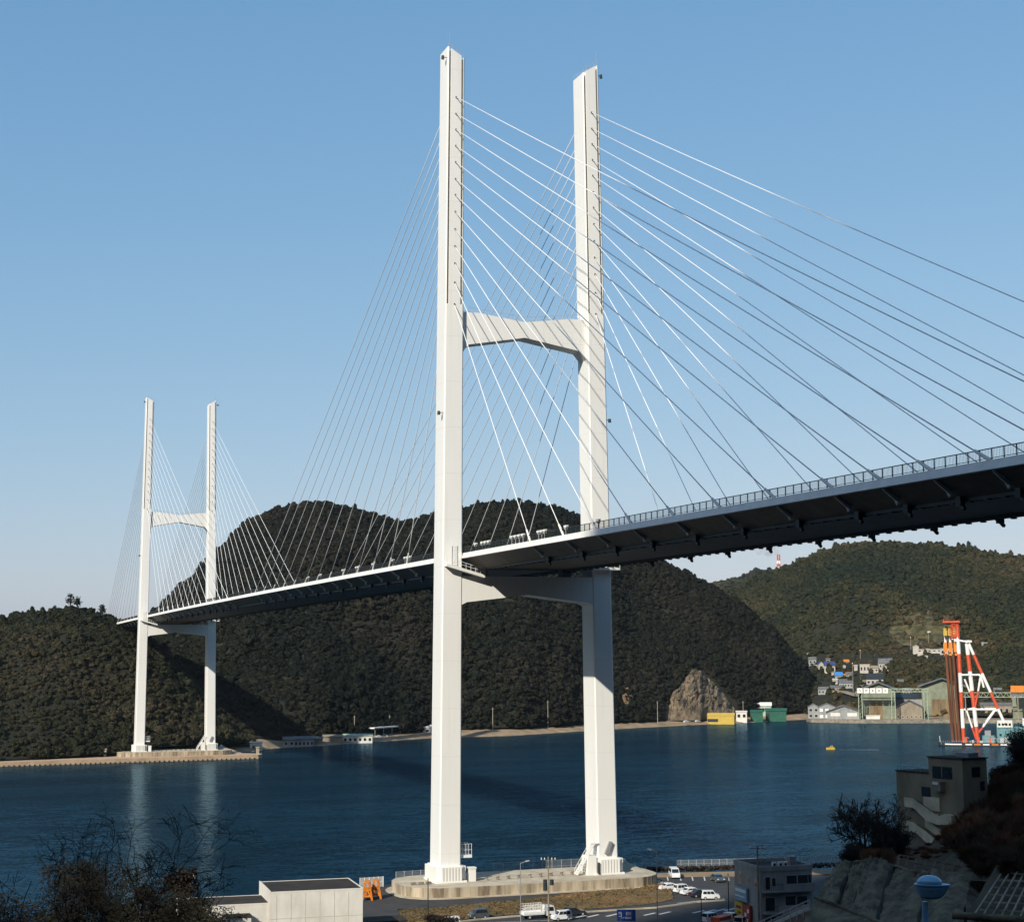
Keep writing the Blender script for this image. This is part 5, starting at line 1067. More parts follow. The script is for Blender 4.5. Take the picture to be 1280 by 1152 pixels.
mb = MB(); mb.loft([[L3(px, 931, y)+Z3*z for y, z in ((w0-.06, 1.55), (w0-.06, 2.15), (w0+.1, 2.15), (w0+.1, 1.55))] for px, w0 in ((1178, 4.2), (1183, 1.0), (1190, -1.02), (1202, -1.02))]); mb.build('hull_stripe', M['beam'], hull)
mb = MB()
for j in range(11): mb.m = j % 2; a = 1206+j*10; mb.box((L3(a, 931, -1.05)+L3(a+8, 931, -1.05))/2+Z3*1.8, (7.5*k, .12, .6), (rx, aw))
mb.build('hull_stripe', [M['beam'], M['orange']], hull)
for y in (3, 16):
    banded(L3(1204.5, 925, y), L3(1202, 783, y*.6+3), .95, fc); banded(L3(1221, 926, y), L3(1212, 804, y*.6+3), 1.0, fc); banded(L3(1252, 902, y), L3(1213, 804, y*.6+3), .75, fc)
    banded(L3(1199, 805, y*.6+3), L3(1196, 783, y*.6+3), .6, fc, 'mast')
    for a, b in (((1206, 845), (1226, 845)), ((1210, 886), (1243, 886)), ((1209, 887), (1219, 922)), ((1221, 915), (1242, 887)), ((1219, 884), (1227, 847)), ((1208, 850), (1219, 880)), ((1204, 804), (1214, 806)), ((1227, 845), (1230, 860))): banded(L3(*a, y*.8+1), L3(*b, y*.8+1), .48, fc, 'brace')
for px, py in ((1203, 800), (1212, 806), (1226, 846), (1243, 887), (1205, 845), (1207, 886)): banded(L3(px, py, 3), L3(px, py, 16), .5, fc, 'cross_strut')
mb = MB()
for j in range(7):
    z0, z1 = 801-j*3, 798-j*3
    for y in (4, 13): mb.beam(L3(1192, z0, y), L3(1203, z1, y), .3, .3); mb.beam(L3(1203, z0, y), L3(1192, z1, y), .3, .3)
for y in (4, 13):
    for x in (1192, 1203): mb.beam(L3(x, 803, y), L3(x, 781, y), .5, .5)
mb.box(L3(1195, 781.5, 8.5), (20*k, 11, 1.0), (rx, aw)); mb.box(L3(1186, 779.5, 8.5), (.3, 11, 1.2), (rx, aw)); mb.build('jib_head', M['red'], fc)
for x in (1187.5, 1193, 1198.5):
    mb = MB(); mb.tube(L3(x, 793, 5), L3(x, 789, 5), .9, n=9); mb.box(L3(x, 795, 5), (1.8, 1.8, 2.6), (rx, aw)); mb.build('hoist_block', M['yellow'], fc)
    mb = MB(); mb.tube(L3(x, 790, 8), L3(x, 812, 8), .35, n=6); mb.build('hoist_rope', M['brown'], fc)
    mb = MB(); mb.tube(L3(x, 806, 8), L3(x, 799, 8), .7, n=8); mb.build('sling_block', M['beam'], fc)
for x in (1187, 1193, 1199): mb = MB(); mb.box(L3(x, 812, 8), (1.9, 2.5, 5), (rx, aw)); mb.tube(L3(x, 819, 8), L3(x, 822, 8), .5, 1.0, 8); mb.build('hook_block', M['orange'], fc)
mb = MB()
for x0, x1, y in ((1187.5, 1192, 7), (1191.5, 1196, 9), (1196, 1200, 7), (1199, 1203.5, 9.5)):
    mb = MB(); mb.tube(L3(x0, 820, y), L3(x1, 924, y), .75, .8, 8); mb.build('pile_column', M['brown'], fc)
mb = MB(); mb.box(L3(1212, 805, 8), (12*k, 8, 1.0), (rx, aw)); mb.build('top_platform', M['beam'], fc)
rr = random.Random(12)
dk = thing
def box_on(px0, px1, py0, py1, y0, y1, name, m): mb = MB(); a = L3(px0, py1, y0); mb.box((L3(px0, py1, y0)+L3(px1, py0, y1))/2, ((px1-px0)*k, y1-y0, (py1-py0)*k), (rx, aw)); return mb.build(name, m, fc)
b1 = box_on(1243, 1262, 901, 924.5, 4, 14, 'deck_house', M['teal']); b2 = box_on(1243.5, 1261, 899, 907, 3.5, 13, 'bridge_house', M['wwall']); b3 = box_on(1263, 1282, 907, 924.6, 5, 16, 'deck_house', M['teal']); b4 = box_on(1273, 1300, 897, 906, 6, 15, 'bridge_house', M['beam'])
b5 = box_on(1226, 1240, 917, 924.7, 4, 10, 'winch_house', M['teal']); b6 = box_on(1229, 1236, 911, 917, 5, 9, 'winch_house', M['grey'])
for q, m_, par in ((1245, 903.5, b2), (1249, 903.5, b2), (1253, 903.5, b2), (1257, 903.5, b2), (1266, 915, b3), (1271, 915, b3), (1277, 915, b3)):
    pass
for q, yy, y_, par in ((1246, 903.5, 3.45, b2), (1250, 903.5, 3.45, b2), (1254, 903.5, 3.45, b2), (1258, 903.5, 3.45, b2), (1267, 914, 4.95, b3), (1273, 914, 4.95, b3), (1279, 914, 4.95, b3), (1247, 916, 3.95, b1), (1255, 916, 3.95, b1)):
    mb = MB(); mb.box(L3(q, yy, y_), (1.1, .1, 1.2), (rx, aw)); mb.build('window', M['glass'], par)
for j in range(60):
    x = rr.uniform(1206, 1300); y = rr.uniform(0, 5); h_ = rr.uniform(1.0, 3.2); mb = MB(); mb.box(L3(x, 925.2, y)+Z3*h_/2, (rr.uniform(.6, 2.2), rr.uniform(.6, 2), h_), (rx, aw)); mb.build('deck_gear', [M['teal'], M['grey'], M['galv'], M['red'], M['dark']][rr.randrange(5)] , fc)
mb = MB()
for j in range(45): x = 1178+j*2.6; mb.tube(L3(x, 925.3, -.7 if x > 1190 else 4), L3(x, 925.3, -.7 if x > 1190 else 4)+Z3*1.1, .06, n=4)
mb.beam(L3(1190, 922.8, -.7), L3(1296, 922.8, -.7), .08, .08); stuff(mb.build('deck_railing', M['galv'], fc))
mb = MB(); mb.tube(L3(1177, 926, 9), L3(1176.5, 918, 9), .15, n=5); mb.build('bow_post', M['beam'], fc)
# ------------------------------------------------------------------ right foreground: hillside, concrete slope, building, scrub
def sm(t): t = max(0, min(1, t)); return t*t*(3-2*t)
# crest line of the near slope and the hill rising behind it
def rs_pt(px, v):
    """v 0..1: from the crest of the concrete slope back to the hilltop behind the building; 1..1.6 down the far side"""
    d0, y0 = ip([(1040, 165, 1094), (1062, 160, 1080), (1085, 158, 1076), (1115, 154, 1082), (1160, 146, 1092), (1215, 138, 1100), (1290, 132, 1104), (1500, 126, 1100)], px)
    d1, y1 = ip([(1040, 200, 1086), (1080, 198, 1074), (1120, 196, 1062), (1160, 195, 1050), (1200, 196, 1026), (1232, 200, 996), (1280, 206, 962), (1400, 215, 920), (1500, 215, 900)], px)
    a, b = PX(px, y0, d0), PX(px, y1, d1)
    if v <= 1: p = a.lerp(b, v); p.z += 1.2*math.sin(math.pi*v)*fbm(px*.03, v*3, 2)*min(1, (px-1040)/60)
    else: u = (v-1)/.6; q = PX(px, y1, d1+45*u); p = Vector((q.x, q.y, lerp(b.z, 1.0, sm(u))))
    return p
mb = MB(); mb.grid([[rs_pt(lerp(1040, 1500, i/46), 1.6*j/26) for i in range(47)] for j in range(27)]); struct(mb.build('hillside', M['earth'], smooth=True))
# sprayed concrete face in front: panels between proud ribs
SC = mat('sprayed_concrete', (.21, .16, .095), .95, .35, .7, 1.0, c2=(.06, .047, .03), detail=12, lo=.36, hi=.64)
FT = [(1034, 1099, 166), (1046, 1090, 164), (1064, 1078.5, 160), (1085, 1075, 158), (1112, 1082, 154), (1160, 1092, 146), (1212, 1101, 138)]
FB = [(985, 1190, 140), (1000, 1188, 138), (1022, 1188, 136), (1046, 1190, 133), (1080, 1190, 130), (1140, 1190, 124), (1200, 1190, 118)]
slope = thing('concrete_slope', 'large sprayed concrete retaining slope with ribs below the dark building, lower right', 'retaining slope', tuple(PX(1085, 1075, 158)))
def fpt(u, v):
    n_ = len(FT)-1; i = min(n_-1, int(u*n_)); t = u*n_-i
    a = [lerp(x, y, t) for x, y in zip(FT[i], FT[i+1])]; b = [lerp(x, y, t) for x, y in zip(FB[i], FB[i+1])]
    p = PX(*a).lerp(PX(*b), v); return p
def fnr(u, v): 
    a = (fpt(min(1, u+.01), v)-fpt(max(0, u-.01), v)); b = (fpt(u, min(1, v+.01))-fpt(u, max(0, v-.01))); n_ = b.cross(a).normalized()
    return n_ if n_.dot(CAM-fpt(u, v)) > 0 else -n_
CUT = [0, .17, .345, .51, .68, .84, 1.0]
for a, b in zip(CUT, CUT[1:]):
    mb = MB(); mb.grid([[fpt(lerp(a, b, i/24), j/32)+fnr(lerp(a, b, i/24), j/32)*((.55*min(1, i/3, (24-i)/3) if CUT.index(a) % 2 else 0)+.3*fbm(i*.2+a*40, j*.10, 3)+.16*fbm(i*.5+a*90, j*.45, 7)) for i in range(25)] for j in range(33)]); mb.build('panel', SC, slope, smooth=True)
GR_ = mat('stained_groove', (.05, .042, .028), .95, .3, .6, .5)
for c in CUT[1:-1]:
    mb = MB(); pts = [fpt(c, j/12)+fnr(c, j/12)*(.0+.25*fbm(c*50, j*.5, 1)) for j in range(13)]; mb.path(pts, [.2+.1*fbm(c*9, j*.8, 2) for j in range(13)], 6); mb.build('rib', GR_, slope, smooth=True)
mb = MB(); pts = [fpt(j/40, 0)+Z3*.25*fbm(j*.3, 2, 1) for j in range(41)]; mb.path(pts, [.22+.14*fbm(j*.4, 5, 1) for j in range(41)], 6); mb.build('crest_beam', SC, slope, smooth=True)
# lower, nearer band of the slope
LW = thing('retaining_wall', 'lighter lower retaining wall face at the bottom left of the concrete slope', 'retaining wall', tuple(PX(1030, 1125, 132)))
mb = MB(); mb.grid([[PX(lerp(a[0], b[0], j/8), lerp(a[1], b[1], j/8), lerp(a[2], b[2], j/8)+.4*fbm(i*.7, j*.6, 5)) for a, b in [((lerp(1020, 1110, i/12), lerp(1122, 1158, i/12), 131-i*.6), (lerp(985, 1100, i/12), 1195, 124-i*.6))]][0] if False else [PX(lerp(lerp(1020, 1112, i/12), lerp(985, 1100, i/12), j/8), lerp(lerp(1121, 1158, i/12), 1195, j/8), lerp(131-i*.6, 124-i*.6, j/8)+.4*fbm(i*.7, j*.6, 5)) for i in range(13)] for j in range(9)]); mb.build('face', SC, LW, smooth=True)
mb = MB(); mb.path([PX(lerp(1019, 1113, i/12), lerp(1120.5, 1157.5, i/12), 131-i*.6) for i in range(13)], [.16]*13, 6); mb.build('coping', SC, LW, smooth=True)
# right part: the slope turns away, and a grid of concrete beams holds the bank
RF = thing('concrete_slope', 'darker right flank of the concrete slope behind the blue street lamp', 'retaining slope', tuple(PX(1205, 1110, 134)))
mb = MB(); mb.grid([[PX(lerp(1203, 1236, i/8)+j*.6, lerp(1099, 1152, j/10)+i*.5, lerp(139, 124, j/10)+1.2*i*.5+.5*fbm(i*.5, j*.4, 6)) for i in range(9)] for j in range(11)]); mb.build('face', SC, RF, smooth=True)
mb = MB(); mb.path([PX(lerp(1190, 1290, i/10), lerp(1143, 1150, i/10), 122) for i in range(11)], [.28]*11, 6); mb.build('ledge', SC, RF, smooth=True)
def lattice(name, label, P, nu, nv, r, m):
    t = thing(name, label, 'slope grid', tuple(P(0, 0)))
    for i in range(nu+1): mb = MB(); mb.path([P(i/nu, j/12) for j in range(13)], [r]*13, 4); mb.build('beam', m, t)
    for j in range(nv+1): mb = MB(); mb.path([P(i/12, j/nv)+(P(.5, .5)-CAM).normalized()*-.02 for i in range(13)], [r*.9]*13, 4); mb.build('beam', m, t)
    return t
LG = mat('slope_beam_concrete', (.36, .30, .21), .95, .25, .6, .4)
def Pq(c):
    def f(u, v):
        a = PX(*c[0]).lerp(PX(*c[1]), u); b = PX(*c[2]).lerp(PX(*c[3]), u); return a.lerp(b, v)
    return f
lattice('beam_grid', 'grid of concrete beams over the dark bank at the right edge', Pq([(1258, 1082, 137), (1330, 1086, 134), (1216, 1146, 125), (1310, 1150, 122)]), 8, 7, .085, LG)
mb = MB(); f = Pq([(1250, 1080, 138), (1335, 1084, 135), (1208, 1150, 126), (1315, 1156, 123)]); mb.grid([[f(i/10, j/10)+Vector((.1, .5, .2*fbm(i, j, 1))) for i in range(11)] for j in range(11)]); struct(mb.build('bank', M['earth'], smooth=True))
lattice('beam_grid', 'crooked rusty frame of thin beams on the bank below the dark building', Pq([(1124, 1068, 158), (1206, 1083, 150), (1122, 1081, 155), (1200, 1095, 146)]), 7, 2, .09, mat('rusty_frame', (.20, .12, .07), .9, .3, 1))
# dark building with the outside stair
DB = mat('brown_render', (.31, .26, .17), .9, .2, .5, .3, c2=(.21, .175, .115), stretch=(1, 1, .4)); PB = mat('parapet_render', (.78, .68, .47), .9, .15, .5, .2)
A = PX(1121.5, 1000, 190); B = PX(1204.5, 1000, 183); k = 186/FPX
X = Vector((B.x-A.x, B.y-A.y, 0)).normalized(); Y = Vector((-X.y, X.x, 0)); W_ = Vector((B.x-A.x, B.y-A.y, 0)).length
def zz(py): return PX(1165, py, 186).z
O = Vector((A.x, A.y, 0)); sb = thing('hillside_building', 'dark brown concrete building with a zigzag outside stair on the right slope', 'building', (A.x, A.y, zz(1060)))
def bx(x0, x1, y0, y1, z0, z1, mb=None): mb = mb or MB(); c = O+X*((x0+x1)/2)+Y*((y0+y1)/2); return mb.box((c.x, c.y, (z0+z1)/2), (x1-x0, y1-y0, z1-z0), (X, Y))
def ux(px): return (px-1121.5)/(1204.5-1121.5)*W_
def sx_(px): return ux(px+4)
zl, zt, z0 = zz(967), zz(946.5), zz(1075)
bx(0, ux(1163), 0, 3.6, z0, zl).build('wing_wall', DB, sb); bx(-.08, ux(1163)-.01, -.08, 3.7, zl+.002, zl+.14).build('wing_roof', M['roofdk'], sb)
bx(ux(1163)+.003, W_, 0, 3.6, z0, zt).build('wall', DB, sb); bx(ux(1163)-.1, W_+.15, -.12, 3.75, zt+.002, zt+.12).build('roof', M['roofdk'], sb); bx(ux(1185), ux(1200), 1.5, 3, zt+.121, zt+.6).build('roof_hatch', M['grey'], sb)
mb = MB()
for i in range(8): mb.tube(O+X*(.1+i*.5)+Y*.1+Z3*(zl+.14), O+X*(.1+i*.5)+Y*.1+Z3*(zl+.6), .025, n=4)
mb.beam(O+X*.1+Y*.1+Z3*(zl+.6), O+X*3.6+Y*.1+Z3*(zl+.6), .04, .04); mb.build('roof_rail', M['grey'], sb)
def wn(px0, px1, py0, py1, mull=0):
    f = bx(ux(px0)-.06, ux(px1)+.06, -.05, .02, zz(py1)-.06, zz(py0)+.06).build('window', M['dark'], sb); bx(ux(px0), ux(px1), -.07, -.03, zz(py1), zz(py0)).build('pane', M['glass'], f)
    for j in range(mull): x = lerp(ux(px0), ux(px1), (j+1)/(mull+1)); bx(x-.05, x+.05, -.1, -.06, zz(py1), zz(py0)).build('mullion', DB, f)
wn(1168.5, 1191.5, 957.5, 971, 1); wn(1154, 1164, 984.5, 995.5)
for y0, y1, za, zb in ((1.4, 2.5, zz(968), zz(957)), (2.6, 3.1, zz(985), zz(975))):
    f = bx(W_-.02, W_+.05, y0-.06, y1+.06, za-.06, zb+.06).build('window', M['dark'], sb); bx(W_+.03, W_+.07, y0, y1, za, zb).build('pane', M['glass'], f)
ho = bx(ux(1173), ux(1183), -.75, -.01, zz(987), zz(975)).build('air_duct', M['concd'], sb); bx(ux(1173.5), ux(1180.5), -.78, -.751, zz(979), zz(975.5)).build('duct_grille', M['beam'], ho)
for zs in (0, 1):
    d = zs*30.5
    mb = MB(); y0, y1 = -.75, -.6
    zb = lambda py: zz(py+d)
    if zs == 0:
        pl = [(sx_(1133), zb(998.5)), (sx_(1145), zb(999)), (sx_(1174.5), zb(1017)), (sx_(1174.5), zb(1029)), (sx_(1160), zb(1025)), (sx_(1145), zb(1011)), (sx_(1133), zb(1010))]
    else:
        pl = [(sx_(1134), zb(998)), (sx_(1146), zb(999)), (sx_(1169), zb(1016)), (sx_(1164), zb(1026)), (sx_(1146), zb(1011)), (sx_(1134), zb(1010))]
    mb.extr(pl, O+Y*y0, X, (0, 0, 1), Y, .15); st = mb.build('stair_parapet', PB, sb)
    mb = MB(); mb.extr([(a, b-.25) for a, b in pl[:1]]+[(pl[0][0]+.01, pl[-1][1]+.02), (pl[-1][0]+1.0, pl[-1][1]+.02), (pl[-2][0]+.5, pl[-2][1]+.3), (pl[-3][0], pl[-3][1]+.3), (pl[2][0]-.05, pl[2][1]-.4)], O+Y*(y1+.003), X, (0, 0, 1), Y, .55); mb.build('stair_flight', M['concd'], sb)
    mb = MB(); a_, b_ = O+X*sx_(1146)+Y*(y0-.05)+Z3*(zb(1000)+.12), O+X*sx_(1173)+Y*(y0-.05)+Z3*(zb(1017)+.15); mb.beam(a_, b_, .05, .05); mb.build('handrail', M['dark'], sb)
    if zs == 0:
        bx(sx_(1152), sx_(1172), -.12, -.003, zb(1013), zb(996)).build('inner_parapet', PB, sb)
        mb = MB(); mb.extr([(sx_(1174.6), zb(1018)), (sx_(1183), zb(1014.5)), (sx_(1191), zb(1015.5)), (sx_(1191), zb(1027)), (sx_(1174.6), zb(1028.5))], O+Y*-.75, X, (0, 0, 1), Y, .7); mb.build('landing', PB, sb)
    else: mb = MB(); mb.extr([(sx_(1153), zb(993)), (sx_(1172), zb(1005)), (sx_(1172), zb(1016)), (sx_(1153), zb(1004))], O+Y*-.12, X, (0, 0, 1), Y, .11); mb.build('inner_parapet', PB, sb)

# foliage and twigs
def leaves(mb, pts, rnd, s0, s1, n_=1, spread=.3):
    for p in pts:
        for _ in range(n_):
            a = Vector((rnd.gauss(0, 1), rnd.gauss(0, 1), rnd.gauss(0, 1))).normalized(); b = a.orthogonal().normalized(); c = Vector(p)+Vector((rnd.gauss(0, 1), rnd.gauss(0, 1), rnd.gauss(0, 1)))*spread; s = rnd.uniform(s0, s1)
            mb.add([c-a*s, c+b*s*.45, c+a*s, c-b*s*.45], [(0, 1, 2, 3)])
def grow(p, d, L, r, lev, rnd, mbs, tips, spread=.6, up=.15, nseg=6, curl=.25, droop=0.0, ratio=.62, kids=(3, 5), rmin=.006):
    pts = [p]; rs = [r]; q = Vector(p); d = d.normalized()
    for i in range(nseg):
        d = (d+Vector((rnd.gauss(0, curl), rnd.gauss(0, curl), rnd.gauss(0, curl)+up-droop*(i/nseg)))*.5).normalized(); q = q+d*(L/nseg); pts.append(q.copy()); rs.append(max(rmin, r*(1-.8*(i+1)/nseg)))
    mbs.path(pts, rs, 5 if lev > 1 else 3)
    if lev <= 0: tips += [pts[-1], pts[-2], pts[-3]]; return
    for _ in range(rnd.randint(*kids)):
        i = rnd.randint(2, nseg); b = pts[i]; dd = (pts[i]-pts[i-1]).normalized(); sd = Vector((rnd.gauss(0, 1), rnd.gauss(0, 1), rnd.gauss(0, .8))); sd = (sd-dd*sd.dot(dd)).normalized()
        grow(b, dd*(1-spread*.5)+sd*spread, L*ratio*rnd.uniform(.7, 1.2), max(rmin, rs[i]*.6), lev-1, rnd, mbs, tips, spread, up, nseg, curl, droop, ratio, kids, rmin)
SCRUB = leaf_mat('dry_scrub_leaves', [(0, (.03, .03, .016)), (.35, (.06, .038, .02)), (.65, (.12, .052, .028)), (1, (.19, .11, .055))], .05, .25)
SC_COL = bpy.data.collections.new('crowns_scrub')
for k_ in range(5): o = crown_mesh('crown', SCRUB, 90+k_, 4, 3.4, 700, .8, core=False).build('crown', SCRUB, fixn=False); COL.objects.unlink(o); SC_COL.objects.link(o)
rr = random.Random(21); pts = []
for _ in range(1500):
    px = rr.uniform(1062, 1480); v = rr.uniform(.02, 1.25); p = rs_pt(px, v); 
    vv = p-CAM; x = 640+FPX*vv.dot(RT)/vv.dot(FW); y = 576-FPX*vv.dot(UP)/vv.dot(FW)
    if 1112 < x < 1212 and y > 1058 and v < .35: continue
    if x < 1150 and v > .8 and y < 1058: continue
    if 1112 < x < 1192 and (v > .3 or y < 1062):
        if v > .72 or rr.random() < .4: continue
        q = rr.uniform(.05, .10); pts.append(((p.x, p.y, p.z-.1), (q*1.6, q*1.6, q), (0, 0, rr.uniform(0, 6)))); continue
    if 1182 <= x < 1206 and v > .62: continue
    q = rr.uniform(.13, .36)*(1.0 if x > 1185 else .6); pts.append(((p.x, p.y, p.z-.3), (q, q, q*rr.uniform(.8, 1.3)), (0, 0, rr.uniform(0, 6))))
scatter('scrub', pts, SC_COL)
TWIG = mat('twig_bark', (.05, .033, .022), .95, .3, 3)
def bush(name, label, base, h, n_stem, seed, leafm, nl, lev=2, ls=(.06, .14), spread=.7, cat='tree', r=.12, wide=.6, group=None, sp=.25, **kw):
    rnd = random.Random(seed); t = thing(name, label, cat, tuple(base), group); mb = MB(); tips = []
    for i in range(n_stem):
        a = rnd.uniform(0, 6.28); grow(Vector(base), Vector((math.cos(a)*wide, math.sin(a)*wide, 1)), h*rnd.uniform(.55, .8), r, lev, rnd, mb, tips, spread, **kw)
    mb.build('branches', TWIG, t, fixn=False)
    if nl: lb = MB(); leaves(lb, tips, rnd, ls[0], ls[1], nl, sp); lb.build('foliage', leafm, t, fixn=False)
    return t
DK = leaf_mat('dark_twiggy_leaves', [(0, (.010, .011, .008)), (.5, (.022, .017, .012)), (1, (.045, .03, .02))], .2, .2)
for lab, px, py, d, h, ns, sd, nl in (('spreading bare dark tree at the left end of the slope crest', 1082, 1072, 166, 4.3, 9, 3, 1), ('dense dark tree between the bare tree and the brown building', 1107, 1070, 170, 3.6, 7, 5, 2), ('small dark tree against the foot of the brown building', 1127, 1071, 170, 2.3, 5, 9, 4), ('low rounded dark bush on the slope crest left of the bare tree', 1066, 1082, 162, 1.6, 5, 13, 5)):
    bush('tree', lab, PX(px, py, d), h, ns, sd, DK, nl, ls=(.06, .14), lev=3, spread=.8, sp=.22, kids=(3, 5), rmin=.035, r=.16)
for lab, px, py, d, h, sd in (('dark tree with loose leaf clumps right behind the brown building', 1248, 984, 206, 1.6, 31), ('tall dark tree cut by the right edge above the scrub', 1290, 968, 208, 4.2, 33), ('small dark tree between the brown building and the tall dark tree', 1262, 980, 210, 1.5, 35)):
    bush('tree', lab, PX(px, py, d), h, 6, sd, DK, 10, ls=(.07, .16), lev=3, spread=.75, sp=.28, kids=(4, 6), rmin=.03, r=.16)

# blue street lamp close to the viewpoint
D = 34.0; k = D/FPX; p = PX(1163, 1110, D); rx, aw = frame_at(p)
LB = mat('lamp_blue', (.20, .38, .52), .35, .08, 6, spec=.5); LG2 = mat('lamp_dome', (.28, .50, .66), .12, .05, 4, spec=.7)
t = thing('street_lamp', 'pale blue domed street lamp head on a thin pole in the lower right foreground', 'street lamp', (p.x, p.y, p.z-9))
pp = PX(1156, 1125, D); mb = MB(); mb.tube((pp.x, pp.y, p.z-9), (pp.x, pp.y, p.z-.25), .075, .06, 12); mb.build('pole', LB, t, smooth=False)
def ell(c, z, a, b, tip, n_=24): return [c+rx*((a+(tip if math.cos(q) > 0 else 0)*math.cos(q)**2)*math.cos(q))+aw*(b*math.sin(q))+Z3*z for q in [6.2832*i/n_ for i in range(n_)]]
c = PX(1162, 1106, D)
mb = MB(); mb.loft([ell(c, -.25, .15, .13, .02), ell(c, -.20, .21, .165, .05), ell(c, -.06, .27, .21, .08), ell(c, 0, .285, .22, .09), ell(c, .012, .30, .235, .10), ell(c, .03, .30, .235, .10), ell(c, .035, .27, .2, .08)]); mb.build('lamp_body', LB, t, smooth=False)
mb = MB(); mb.loft([ell(c, .036, .25, .19, .0), ell(c, .10, .228, .172, .0), ell(c, .15, .18, .135, 0), ell(c, .185, .11, .085, 0), ell(c, .197, .03, .02, 0)]); mb.build('dome', LG2, t, smooth=True)

# ------------------------------------------------------------------ dry bush at the lower left, close to the viewpoint
DRY = leaf_mat('dry_brown_leaves', [(0, (.11, .05, .02)), (.4, (.24, .10, .036)), (.7, (.36, .165, .055)), (1, (.5, .28, .10))], .9, .2)
def at_d(px, py, d): return PX(px, py, d)
rnd = random.Random(77)
t = thing('bush', 'big reddish brown dry bush with tangled bare twigs at the lower left corner', 'bush', tuple(PX(130, 1240, 42)))
mb = MB(); lb = MB(); tips = []
for i in range(46):
    px = rnd.uniform(-40, 285); base = PX(lerp(130, px, .75), 1215, 42+rnd.uniform(-3, 3)); top = ip([(-40, 1124), (0, 1116), (60, 1094), (110, 1088), (170, 1094), (215, 1116), (290, 1146)], px)[0]
    tgt = PX(px, top+rnd.uniform(0, 40), 42+rnd.uniform(-2.5, 2.5)); d = tgt-base; grow(base, d+Vector((0, 0, .3)), d.length*.8, .035, 3, rnd, mb, tips, .75, .05, 7, .35, .12, .5, (3, 5), .008)
mb.build('branches', TWIG, t, fixn=False)
keep = []
for p in tips:
    v = p-CAM; x = 640+FPX*v.dot(RT)/v.dot(FW); y = 576-FPX*v.dot(UP)/v.dot(FW); lim = ip([(-40, 1118), (0, 1108), (60, 1086), (110, 1078), (170, 1086), (215, 1108), (250, 1128), (300, 1150)], x)[0]
    if y > lim: keep.append(p)
leaves(lb, keep, rnd, .025, .055, 5, .12); lb.build('foliage', DRY, t, fixn=False)
# arching bare shoots above the bush
t = thing('bare_shoots', 'arching bare black twigs rising above the dry bush', 'bare twigs', tuple(PX(120, 1150, 41)))
mb = MB(); tips = []
for i, (px0, px1, py1) in enumerate(((95, 68, 1066), (100, 88, 1050), (105, 100, 1038), (110, 120, 1030), (118, 138, 1032), (108, 148, 1040), (116, 130, 1046))):
    a, b = PX(px0, 1125, 41+i*.1), PX(px1, py1, 41+.15*i); pts = []; rs = []
    for j in range(13):
        u = j/12; q = a.lerp(b, u); q.z += .22*math.sin(math.pi*u)*(1.2-.1*i); q += RT0*((b-a).dot(RT0)*(u*u-u)*.9)+Vector((rnd.gauss(0, .012), 0, rnd.gauss(0, .012))); pts.append(q); rs.append(lerp(.012, .0045, u))
    e = pts[-1]; sgn = 1 if i % 2 else -1
    for j in range(1, 7): pts.append(e+RT0*(sgn*.11*j)+Z3*(.02*j-.016*j*j)); rs.append(.004)
    mb.path(pts, rs, 4)
    for j in range(4, len(pts)-1, 2):
        grow(pts[j], Vector((rnd.gauss(0, 1), rnd.gauss(0, .6), rnd.gauss(.3, .7))), rnd.uniform(.25, .7), .006, 1, rnd, mb, tips, .7, .02, 5, .4, .1, .6, (2, 3), .0035)
mb.build('twigs', TWIG, t, fixn=False)
bush('tree', 'small dark conifer-like tree behind the bush beside the loudspeaker mast', PX(226, 1128, 236), 3.4, 5, 41, DK, 8, ls=(.15, .3), lev=2, spread=.6, wide=.25, sp=.3, kids=(4, 6), rmin=.03)
rr = random.Random(4)
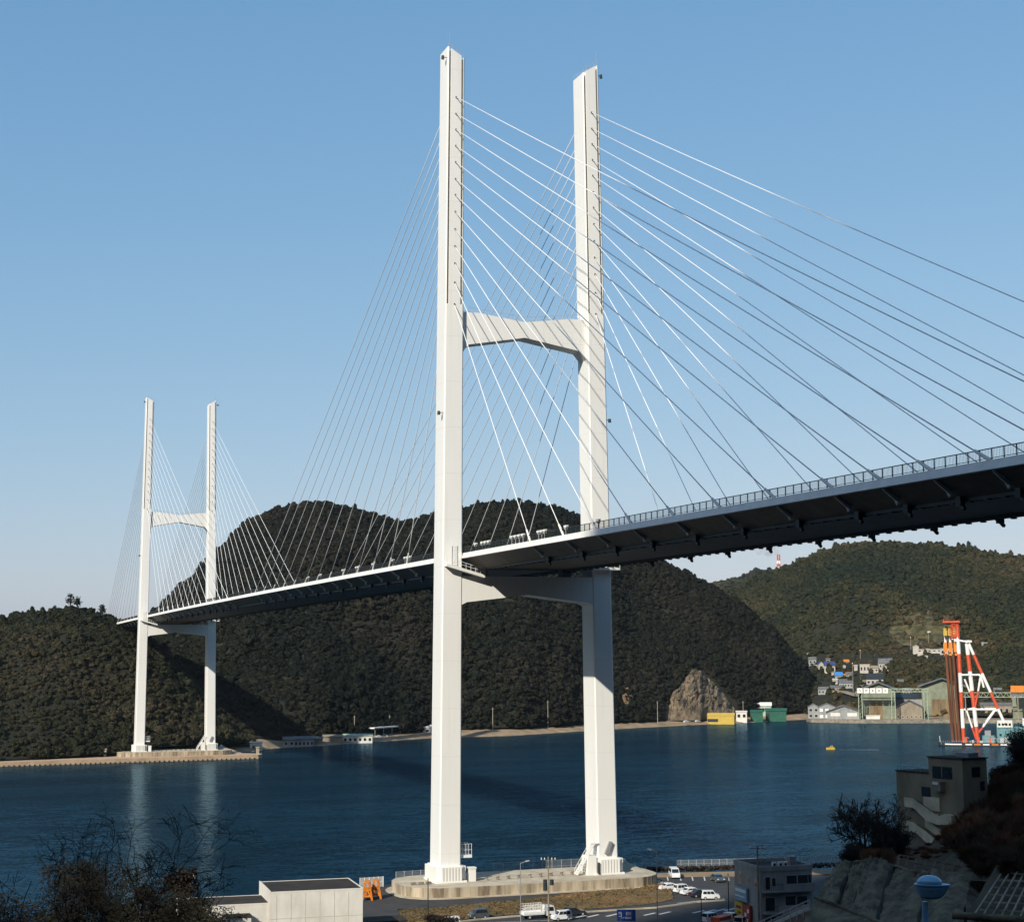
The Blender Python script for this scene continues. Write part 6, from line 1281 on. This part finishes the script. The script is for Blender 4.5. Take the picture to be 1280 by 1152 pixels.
for i, (px, py) in enumerate(((541, 1158), (552, 1160), (566, 1162))): bush('shrub', ('left', 'middle', 'right')[i]+' one of three dark shrubs at the bottom edge below the near tower', PZ(px, py, G), 1.6, 5, 50+i, DK, 6, ls=(.12, .25), lev=2, spread=.7, cat='shrub', sp=.25, kids=(3, 5), rmin=.025)
for px, d, h, lab in ((88, 935, 4.6, 'lone tall pine standing out on the left hilltop'), (97, 935, 2.6, 'smaller pine right of the lone tall pine on the hilltop'), (128, 938, 2.8, 'ragged pine near the right end of the left hilltop')):
    b = left_hill.pt(px, 1.0); t = thing('pine_tree', lab, 'tree', tuple(b)); rnd = random.Random(px); mb = MB(); tips = []
    mb.path([b-Z3, b+Z3*(h+4)*.5, b+Z3*(h+4)], [.35, .25, .1], 6); mb.build('trunk', M['wood'], t); lb = MB()
    for j in range(7): z = (h+4)*(.5+.08*j); leaves(lb, [b+Z3*z+Vector((rnd.gauss(0, 1.1-.1*j), rnd.gauss(0, 1.1-.1*j), rnd.gauss(0, .3))) for _ in range(14)], rnd, .4, .9, 2, .4)
    lb.build('crown', EVERG, t, fixn=False)
# ------------------------------------------------------------------ thin sea haze
hm, n, l, b = new_mat('thin_haze'); n.remove(b); vp = n.new('ShaderNodeVolumePrincipled'); vp.inputs['Color'].default_value = (.93, .95, .97, 1); vp.inputs['Density'].default_value = 2.4e-5; vp.inputs['Anisotropy'].default_value = .2
l.new(vp.outputs[0], n['Material Output'].inputs['Volume'])
mb = MB(); mb.bb(-2600, 2600, -2300, 3900, -6, 720); stuff(mb.build('haze', hm))
# repeats of one kind share a group
GR = {'house': 'houses along the far shore and in the hillside village', 'shed': 'sheds along the far shore', 'hut': 'huts along the far shore', 'pole': 'slim poles on both shores', 'utility pole': 'utility poles by the road', 'street lamp': 'street lamps', 'fence': 'fences on the quay edge',
      'car': 'cars on the near road and car park', 'tree': 'trees standing singly', 'truck': 'trucks on the near road', 'van': 'vans on the near road and car park', 'shrub': 'shrubs at the bottom edge', 'steel frame': 'orange steel trestles', 'boathouse': 'gabled boathouses in the shipyard', 'hangar': 'shipyard hangars', 'gantry crane': 'shipyard gantries', 'post': 'posts on the far quay'}
for o in scene.objects:
    if o.parent is None and 'category' in o and 'group' not in o and o['category'] in GR: o['group'] = GR[o['category']]
